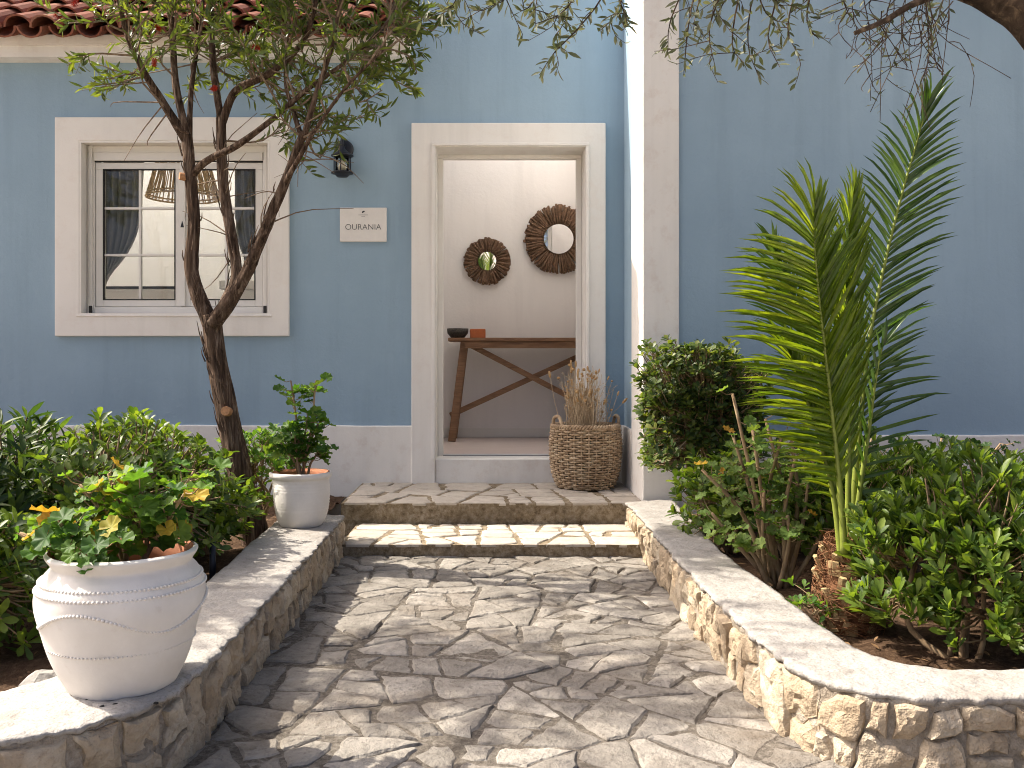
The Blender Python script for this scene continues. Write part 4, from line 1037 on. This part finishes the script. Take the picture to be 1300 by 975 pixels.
def bottlebrush(name, label, dx, dy, seed, visible=True, ntw=380):
    rng = np.random.default_rng(seed); off = np.array([dx, dy, 0]); T = MB()
    base = W(330, 700, -1.72) + off; base[2] = .08
    root = thing(name, label, 'tree', tuple(base))
    Y = -1.72
    D = [([base + [0, 0, -.03]] + [p + off for p in px([(314, 640), (300, 580), (288, 520), (276, 460), (270, 420), (267, 400)], Y)], [.10, .085, .075, .071, .068, .064, .062], 40),
         ([p + off for p in px([(268, 412), (255, 382), (243, 340), (246, 280, .0), (240, 215), (237, 172, .02)], Y)], [.055, .048, .043, .040, .038, .036], 34),
         ([p + off for p in px([(237, 178, .02), (208, 132), (182, 90, -.1), (160, 40, -.15), (145, -30, -.2)], Y)], [.032, .026, .02, .016, .011], 22),
         ([p + off for p in px([(238, 175, .02), (224, 112, .05), (219, 50, .1), (214, -40, .12)], Y)], [.028, .024, .02, .014], 20),
         ([p + off for p in px([(240, 185, .02), (243, 110, .1), (255, 30, .2), (262, -60, .3)], Y)], [.02, .017, .013, .009], 18),
         ([p + off for p in px([(282, 392, .03), (300, 350, .06), (292, 290, .08), (283, 232, .1), (281, 150, .12)], Y)], [.040, .036, .035, .034, .031], 30),
         ([p + off for p in px([(281, 158, .12), (300, 115, .1), (345, 92, .05), (388, 45, .0), (410, -40, -.05)], Y)], [.028, .025, .02, .016, .011], 22),
         ([p + off for p in px([(281, 155, .12), (271, 85, .18), (268, 0, .25), (275, -70, .3)], Y)], [.026, .023, .018, .012], 20),
         ([p + off for p in px([(270, 412, -.02), (300, 370, -.06), (325, 318, -.1), (347, 265, -.13), (368, 215, -.15), (386, 168, -.16)], Y)], [.055, .042, .036, .031, .028, .024], 34),
         ([p + off for p in px([(386, 172, -.16), (402, 118, -.18), (422, 55, -.2), (436, -30, -.22)], Y)], [.020, .017, .013, .009], 18),
         ([p + off for p in px([(384, 178, -.16), (372, 140, -.1), (362, 100, -.02), (366, 30, .1)], Y)], [.016, .014, .011, .008], 16),
         ([p + off for p in px([(358, 238, -.14), (380, 200, -.22), (400, 165, -.28), (440, 110, -.34), (490, 60, -.38)], Y)], [.016, .014, .012, .01, .007], 18),
         ([p + off for p in px([(244, 222), (262, 205, -.04), (300, 185, -.08), (345, 152, -.12), (392, 112, -.15), (450, 70, -.15), (500, 20, -.15)], Y)], [.026, .023, .021, .018, .015, .011, .007], 26),
         ([p + off for p in px([(240, 170, -.03), (222, 160, -.08), (205, 130, -.14)], Y)], [.01, .008, .005], 10)]
    L = limbs(T, D, seed)
    T.build('trunk', M['bark'], root, True)
    if visible:
        for (p, d, r_) in ((W(287, 522, Y - .058), (-.1, -1, .15), .022), (W(231, 224, Y - .02), (-.9, -.5, .1), .018)):
            d = np.array(d); d = d / np.linalg.norm(d); MB().tube([p - d * .03, p + d * .012], [r_ * 1.2, r_], 12).build('pruned_stub', M['cutwood'], root)
        sp = MB()
        for k in range(160):       # loose strips of bark and dead spurs
            P = L[rng.choice([0, 0, 1, 5, 8])]; i = rng.integers(2, len(P) - 3); a = nrm(rng.normal(0, 1, 3)); a[1] = -abs(a[1]); r_ = .034 if P is not L[0] else .056
            q = P[i] + a * r_ * [1, 1, .2]; e = q + nrm(P[i + 1] - P[i]) * rng.uniform(.03, .12) + a * rng.uniform(.002, .02); sp.tube([q, (q + e) / 2 + a * .004, e], [.004, .003, .001], 4)
        sp.build('loose_bark', M['bark'], root, False, 'stuff')
    src = np.vstack([P[len(P) // 3:] for P in L[2:]]); tw = MB(); lv = Leaves()
    low = lambda x: np.interp(x, [40, 75, 130, 175, 300, 400, 480, 540, 575], [50, 130, 120, 75, 85, 190, 150, 110, 30])
    n = 0; tries = 0
    while n < ntw and tries < 9000:
        tries += 1; yy = Y + rng.normal(.06, .28); x_ = rng.uniform(60, 575); z_ = 200 - 530 * rng.random() ** 1.25
        cx, cz = (x_ - 320) / 285, (z_ + 70) / 270
        if cx * cx + cz * cz * .8 + ((yy - Y) / .7) ** 2 > 1 or z_ > low(x_): continue
        if x_ < 180 and rng.random() < .45: continue
        p = W(x_, z_, Y) + off; p[1] = yy + dy
        s = src[np.argsort(np.linalg.norm(src - p + np.array([0, 0, .12]), axis=1))[rng.integers(0, 3)]]
        if np.linalg.norm(s - p) > .75: s = p + (s - p) * .6
        twig_to(tw, lv, rng, s, p, .006, (.064, .0145), 62, kink=.05); n += 1
    for k in range(60):   # bare grey twigs inside the crown
        s = src[rng.integers(len(src))]; e = s + nrm(rng.normal(0, 1, 3)) * [1, .8, .6] * rng.uniform(.2, .5); tw.tube(crom([s, (s + e) / 2 + rng.normal(0, .03, 3), e], 6), [.004, .0012], 4, cap=False)
    tw.build('twigs', M['twigbrown'], root, False, 'stuff')
    lv.build('lance', M['lf_bottle'], root, 250 if visible else 0, 'leaf', 'crown')
    if visible:
        for (x_, z_, yy) in ((75, 20, -1.9), (96, 3, -1.8), (196, 80, -1.85), (200, 35, -1.6), (325, 60, -1.9), (272, 112, -1.9)):
            fl = MB(); c = W(x_, z_, yy); r = np.random.default_rng(int(x_))
            ax = nrm(r.normal(0, 1, 3) * [1, .5, .6])
            for q in range(150):
                t = r.random(); d_ = nrm(np.cross(ax, r.normal(0, 1, 3))); b_ = c + ax * (t - .5) * .045; l_ = .017 * (1 - .6 * abs(t - .5)) * r.uniform(.6, 1.1); fl.bar(b_, b_ + d_ * l_ + ax * .005, .0009, .0009)
            fl.build('flower_spike', M['flower'], root)
    return root
bottlebrush('bottlebrush_tree', 'forked tree with stringy bark standing in front of the window', 0, 0, 61)
bottlebrush('bottlebrush_tree', 'tree just outside the left edge shading the path', -1.72, -.95, 62, False, 210)
# ================================================================== right bed
shrub('clipped_hedge', 'square clipped hedge of small dark leaves beside the corner pilaster', (1.12, -1.5, .1), (1.10, -1.42, .66), (.30, .28, .41), 1500, 'obov', 'lf_hedge', (.044, .022), 6, 71, 0, .012, 12, lump=.26, shell=.55, boxy=.9)
shrub('low_shrub', 'low broad leaved shrub sprawling under the clipped hedge', (1.10, -1.9, .1), (1.08, -1.95, .34), (.20, .30, .26), 190, 'obov', 'lf_pitt', (.06, .025), 7, 72, 120, .009, lump=.4)
shrub('pittosporum_shrub', 'glossy broad leaved shrub in front right of the palm', (1.40, -3.52, .1), (1.49, -3.45, .36), (.37, .32, .29), 620, 'obov', 'lf_pitt', (.060, .0175), 11, 73, 295, .011, 5, lump=.4, shell=.4, spread=(.3, 1.0), up=1.1)
shrub('pittosporum_shrub', 'glossy shrub at the right edge behind the nearest shrub', (1.95, -3.0, .1), (1.95, -2.95, .36), (.40, .38, .25), 380, 'obov', 'lf_pitt', (.060, .0175), 11, 74, 150, .011, 6, lump=.4, spread=(.3, 1.0), up=1.1)
shrub('pittosporum_shrub', 'glossy shrub standing right behind the palm trunk', (1.45, -2.5, .1), (1.45, -2.5, .35), (.30, .30, .25), 300, 'obov', 'lf_pitt', (.060, .0175), 11, 75, 100, .010, 6, lump=.4, spread=(.3, 1.0), up=1.1)
rng = np.random.default_rng(80)
def fan(n, h, spread, rng, bend=.05):
    out = []
    for k in range(n):
        a = rng.uniform(0, 6.28); r = spread * rng.uniform(.3, 1); hh = h * rng.uniform(.65, 1.05)
        out.append([(rng.normal(0, .03), rng.normal(0, .03), 0), (math.cos(a) * r * .4 + rng.normal(0, bend), math.sin(a) * r * .4, hh * .5), (math.cos(a) * r, math.sin(a) * r, hh)])
    return out
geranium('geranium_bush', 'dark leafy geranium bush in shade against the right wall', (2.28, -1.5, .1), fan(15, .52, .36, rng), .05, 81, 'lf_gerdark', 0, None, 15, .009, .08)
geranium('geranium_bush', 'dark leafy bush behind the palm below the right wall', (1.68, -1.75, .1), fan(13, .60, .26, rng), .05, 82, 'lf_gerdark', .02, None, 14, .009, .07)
geranium('bare_stemmed_bush', 'bush of bare pruned stems with soft light leaves left of the palm', (1.12, -2.62, .1),
         [[(0, 0, 0), (-.06, .02, .30), (-.17, .0, .76)], [(.02, 0, 0), (-.02, .03, .35), (.03, .02, .60)], [(-.02, 0, 0), (-.12, .02, .28), (-.28, .04, .46)], [(.03, .02, 0), (.05, .02, .3), (-.03, .04, .66)],
          [(.03, -.02, 0), (.09, -.02, .22), (.12, -.02, .42)], [(-.03, -.03, 0), (-.10, -.05, .14), (-.19, -.06, .22)], [(0, .03, 0), (-.07, .08, .34), (-.14, .10, .58)], [(.04, 0, 0), (.09, .02, .33), (.07, .03, .58)],
          [(.0, -.03, 0), (.03, -.06, .18), (.02, -.08, .30)], [(-.04, .0, 0), (-.06, -.03, .22), (-.06, -.05, .40)], [(.02, .02, 0), (-.05, -.02, .3), (-.10, -.03, .62)], [(.05, .0, 0), (.14, -.02, .16), (.22, -.02, .34)], [(.0, .0, 0), (-.16, -.02, .18), (-.26, -.04, .30)], [(.03, -.03, 0), (.02, -.04, .3), (.06, -.05, .52)]], .05, 83, 'lf_light', .02, None, 13, .011, .075, 0., .6)

# palm
PM = np.array([1.19, -3.18, .08])
palm = thing('palm', 'young palm with tall upright yellow green fronds and fibrous stump', 'palm', tuple(PM))
rng = np.random.default_rng(90)
tr = MB().lathe([(.07, 0), (.085, .06), (.09, .13), (.08, .20), (.06, .27), (.03, .31)], 28, tuple(PM), lambda a, z: .012 * vnoise(np.array([math.cos(a) * 3, math.sin(a) * 3, z * 20]))).build('trunk', M['fibre'], palm, True)
stub = MB().add([(-.5, 0, 0), (.5, 0, 0), (.38, -.28, 1), (-.38, -.28, 1), (-.4, .35, 0), (.4, .35, 0), (.26, .02, 1.0), (-.26, .02, 1.0), (0, -.12, 0), (0, -.42, 1)],
                [(0, 8, 9, 3), (8, 1, 2, 9), (1, 5, 6, 2), (5, 4, 7, 6), (4, 0, 3, 7), (3, 9, 2, 6, 7), (0, 4, 5, 1, 8)]).mesh(M['palmcut'])
k = 0
for row in range(6):
    for j in range(7):
        a = (j + .5 * (row % 2)) * 2 * math.pi / 7 + rng.normal(0, .1); z = .02 + row * .047; rad = np.interp(z, [0, .06, .14, .22, .3], [.07, .085, .09, .08, .055]) + .004
        p = Vector((PM[0] + rad * math.cos(a), PM[1] + rad * math.sin(a), PM[2] + z)); out = Vector((math.cos(a), math.sin(a), rng.uniform(.7, 1.3))).normalized()
        put_m('frond_stub', stub, palm, Matrix.Translation(p) @ Matrix.Rotation(a + math.pi / 2, 4, 'Z') @ Matrix.Rotation(rng.uniform(.0, .5), 4, 'X') @ Matrix.Rotation(rng.normal(0, .25), 4, 'Y') @ Matrix.Diagonal((rng.uniform(.034, .058), .034, rng.uniform(.034, .06), 1)))
fb = MB()
for k in range(800):
    a = rng.uniform(0, 6.28); z = rng.uniform(.02, .33); rad = np.interp(z, [0, .06, .14, .22, .3, .35], [.075, .09, .094, .084, .06, .045]) + .004; p = PM + [rad * math.cos(a), rad * math.sin(a), z]; d = np.array([-math.sin(a), math.cos(a), 0]) * rng.normal(0, .035) + np.array([math.cos(a), math.sin(a), 0]) * rng.uniform(.0, .02) + np.array([0, 0, rng.normal(0, .02)])
    fb.tube(crom([p - d, p + np.array([math.cos(a), math.sin(a), 0]) * .02, p + d], 4), .0012, 3, cap=False)
fb.build('fibres', M['fibre'], palm, False, 'stuff')
def frond(pts, Y, th_l, th_r, len_l, len_r, n, mat, objs, seed, start=.25, lift=(.25, .25), facing=(0, -1, .1), droop=.15, tip=(.85, .62)):
    rng = np.random.default_rng(seed); P = crom([W(a, b, Y + (c[0] if c else 0)) for a, b, *c in pts], 40)
    s = np.r_[0, np.cumsum(np.linalg.norm(np.diff(P, axis=0), axis=1))]; s /= s[-1]
    rc = MB().tube(P, [.013, .009, .0065, .0045, .002], 8).build('frond', M['rachis'], palm, True)
    T = nrm(np.gradient(P, axis=0)); lv = Leaves()
    for side in (-1, 1):
        for k in range(n):
            t = start + (1 - start) * ((k + rng.uniform(.2, .8)) / n) ** .92; q = np.array([np.interp(t, s, P[:, c]) for c in range(3)]); tg = nrm(np.array([np.interp(t, s, T[:, c]) for c in range(3)]))
            Nf = nrm(np.array(facing, float)); S = nrm(np.cross(tg, Nf)) * side * 1.0
            th0, ln0, lf = (th_l, len_l, lift[0]) if S[0] < 0 else (th_r, len_r, lift[1])
            th = np.interp(t, [start, .86, 1], [th0, th0 * tip[0], th0 * .25]) + rng.normal(0, .06); ln = ln0 * np.interp(t, [start, start + .22, .7, 1], [.25, .9, 1, tip[1]]) * rng.uniform(.88, 1.08)
            d = tg * math.cos(th) + S * math.sin(th) + Nf * (lf + rng.normal(0, .08)) - np.array([0, 0, droop * math.sin(th)])
            lv.add(q, d, Nf * .8 + tg * .4 - S * .35 + rng.normal(0, .15, 3), ln, .0145 * rng.uniform(.85, 1.15))
    Pq, D, N, L, Wd = lv.arr()
    if objs: leaf_objects('leaflet', 'blade', Pq, D, N, L, Wd, M[mat], rc)
    else: put('leaflets', leaves_mesh('blade', Pq, D, N, L, Wd, M[mat]), rc, None, 'stuff')
frond([(1072, 702), (1068, 640), (1060, 560), (1050, 470), (1040, 380), (1034, 310), (1034, 262)], -3.30, 1.30, .55, .38, .25, 66, 'lf_palm', 1, 1, .20, (.25, .2), (.1, -1, .1), .02, (.95, .45))
frond([(1080, 700), (1086, 600), (1094, 520), (1104, 430, .03), (1122, 340, .06), (1144, 250, .08), (1164, 180, .08), (1178, 130, .06)], -3.12, 1.0, .85, .22, .26, 60, 'lf_palmd', 1, 2, .18, (.2, .1), (-.2, -1, .0), .02, (.85, .6))
frond([(1076, 702), (1077, 590), (1075, 470), (1073, 360), (1080, 250)], -3.2, .8, .42, .24, .22, 52, 'lf_palm', 0, 3, .22, (.3, .2), (.35, -1, 0), .0, (.85, .55))
frond([(1070, 702), (1062, 620), (1044, 500), (1012, 400), (985, 315)], -3.04, .75, .5, .22, .18, 44, 'lf_palmd', 0, 4, .25, (.2, .2), (-.3, -1, 0), .03)
frond([(1068, 705), (1058, 630), (1038, 550), (1018, 490), (1000, 440)], -3.26, 1.15, .45, .27, .16, 36, 'lf_palm', 0, 5, .25, (.2, .2), (.2, -1, .2), .05, (.9, .6))
frond([(1082, 705), (1092, 620), (1104, 540), (1112, 480), (1122, 430)], -3.14, .5, 1.2, .16, .25, 14, 'lf_palmd', 0, 6, .25, (.2, .1), (0, -1, .1), .0, (.95, .6))

# ================================================================== olive tree hanging in from the right
ol = thing('olive_tree', 'olive tree reaching in from the upper right with hanging twigs', 'tree', (2.25, -3.1, 0))
OY = -3.15; mb = MB()
L = limbs(mb, [([(2.3, -3.0, .02), (2.25, -3.05, .6), W(1470, 330, OY), W(1400, 140, OY), W(1330, 35, OY), W(1268, -8, OY), W(1200, -34, OY), W(1110, -75, OY), W(990, -95, OY), W(840, -105, OY), W(700, -95, OY), W(590, -70, OY)], [.2, .18, .16, .15, .125, .1, .07, .05, .035, .025, .016, .008], 60),
               ([W(1215, -15, OY), W(1160, 5, OY - .03), W(1120, 28, OY - .05), W(1085, 42, OY - .06)], [.02, .015, .012, .009], 16),
               ([(2.2, -3.05, .9), (2.35, -2.8, 1.6), (2.6, -2.5, 2.4), (2.9, -2.3, 3.2)], [.1, .08, .06, .03], 20)], 95, 20)
mb.build('trunk', M['olivebark'], ol, True)
tw = MB(); lv = Leaves(); rng = np.random.default_rng(96)
def hang(chain, dens, sub=2, r0=.004, ln=(.046, .0105)):
    P = crom([W(a, b, OY + rng.normal(0, .06)) for a, b in chain], 9)
    for i in range(0, 8, 4): pass
    tw.tube(P, [r0, .0012], 5, cap=False); segs = [P]
    for q in range(sub):
        e = P[rng.integers(2, 8)]; e2 = e + np.array([rng.normal(0, .07), rng.normal(0, .05), rng.normal(-.05, .05)]); p2 = crom([e, (e + e2) / 2 + rng.normal(0, .012, 3), e2], 5); tw.tube(p2, [.0018, .0009], 4, cap=False); segs.append(p2)
    for p in segs:
        n = int(dens * np.linalg.norm(np.diff(p, axis=0), axis=1).sum())
        for k in range(n):
            t = (k + rng.random()) / max(n, 1) * .999 * (len(p) - 1); i = int(t); q = p[i] + (p[i + 1] - p[i]) * (t - i); ax = nrm(p[i + 1] - p[i]); x = nrm(np.cross(ax, rng.normal(0, 1, 3))); d = ax * .75 + x * .75
            lv.add(q, d, rng.normal(0, 1, 3) + np.array([0, -.6, .6]), ln[0] * rng.uniform(.6, 1.15), ln[1] * rng.uniform(.8, 1.2))
for ch in ([(800, -95), (775, -20), (735, 35), (705, 65), (685, 95)], [(770, -95), (745, -30), (715, 15), (680, 30)], [(820, -100), (800, -30), (780, 20), (760, 40)], [(690, -90), (660, -30), (640, 0), (625, 5)], [(740, -95), (700, -40), (675, 5), (660, 15)], [(640, -80), (600, -30), (580, 5), (560, 18)],
           [(760, -95), (775, -40), (790, 10), (800, 30)], [(720, -95), (722, -30), (720, 20), (705, 45)], [(620, -75), (590, -20), (570, 15)]): hang(ch, 75, 3)
for ch in ([(900, -100), (870, -20), (850, 30), (848, 70)], [(910, -100), (880, 0), (872, 50), (868, 95)], [(940, -98), (915, -10), (900, 40), (908, 85)], [(960, -95), (935, 10), (930, 60), (945, 80)], [(990, -92), (955, 0), (950, 60), (965, 100)], [(1000, -90), (985, 0), (975, 50), (990, 85)],
           [(1040, -85), (1010, -10), (1000, 40), (1015, 70)], [(930, -98), (900, -30), (885, 10), (880, 40)], [(1060, -85), (1030, -10), (1025, 30), (1040, 50)], [(980, -95), (940, -30), (915, 10), (905, 30)], [(1080, -80), (1070, -10), (1080, 25)], [(950, -95), (960, -20), (975, 20), (1000, 30)]): hang(ch, 52, 3)
for k in range(24):
    x0 = rng.uniform(1075, 1215); y0 = rng.uniform(-25, 35); hh = rng.uniform(50, 190) * (1 - .3 * abs(x0 - 1150) / 80); hang([(x0, y0), (x0 + rng.normal(0, 12), y0 + hh * .4), (x0 + rng.normal(5, 30), y0 + hh)], 7 if k % 3 else 22, 3, .002, (.03, .008))
for k in range(14):   # out of frame crown above the limb
    x0 = rng.uniform(850, 1350); hang([(x0, -60), (x0 + rng.normal(0, 60), -160), (x0 + rng.normal(0, 90), -280)], 70, 4, .006)
lv0 = lv; lv = Leaves()
for k in range(280):   # dense crown added above the picture to hold sky light off the wing wall
    c = np.array([rng.uniform(.9, 3.4), rng.uniform(-4.0, -1.5), rng.uniform(2.75, 4.2)]); c[2] = max(c[2], CAMZ + 500 * (c[1] - CAMY) / FPX + .12)
    e = c + nrm(rng.normal(0, 1, 3)) * rng.uniform(.25, .45); twig_to(tw, lv, rng, c, e, .006, (.055, .013), 60, kink=.05, leaf_from=.05)
tw.build('twigs', M['olivebark'], ol, False, 'stuff')
P, D, N, L_, Wd = lv.arr(); lv0.build('lance', M['lf_olive'], ol, 290, 'leaf', 'hanging_foliage'); lv.build('lance', M['lf_olive'], ol, 0, 'leaf', 'crown')

shrub('small_shrub', 'small bright shrub filling the bed between hedge and palm', (1.32, -2.05, .1), (1.34, -2.05, .36), (.24, .26, .28), 240, 'obov', 'lf_ger', (.045, .022), 6, 77, 0, .008, lump=.5)
shrub('low_shrub', 'low sprig of broad leaves at the right edge behind the curved wall', (1.62, -3.72, .1), (1.64, -3.70, .20), (.14, .10, .10), 16, 'obov', 'lf_pitt', (.085, .034), 6, 78, 60, .007, 4, lump=.3)

shrub('small_shrub', 'small light green plant at the foot of the palm stump', (1.06, -3.22, .1), (1.06, -3.20, .17), (.07, .12, .07), 26, 'obov', 'lf_ger', (.03, .016), 5, 79, 0, .004, 4, lump=.4)
shrub('pittosporum_shrub', 'glossy shrub between the palm and the dark bush on the right wall', (1.72, -2.35, .1), (1.72, -2.35, .40), (.28, .28, .26), 280, 'obov', 'lf_pitt', (.060, .0175), 10, 85, 0, .010, 6, lump=.4, spread=(.3, 1.0), up=1.1)
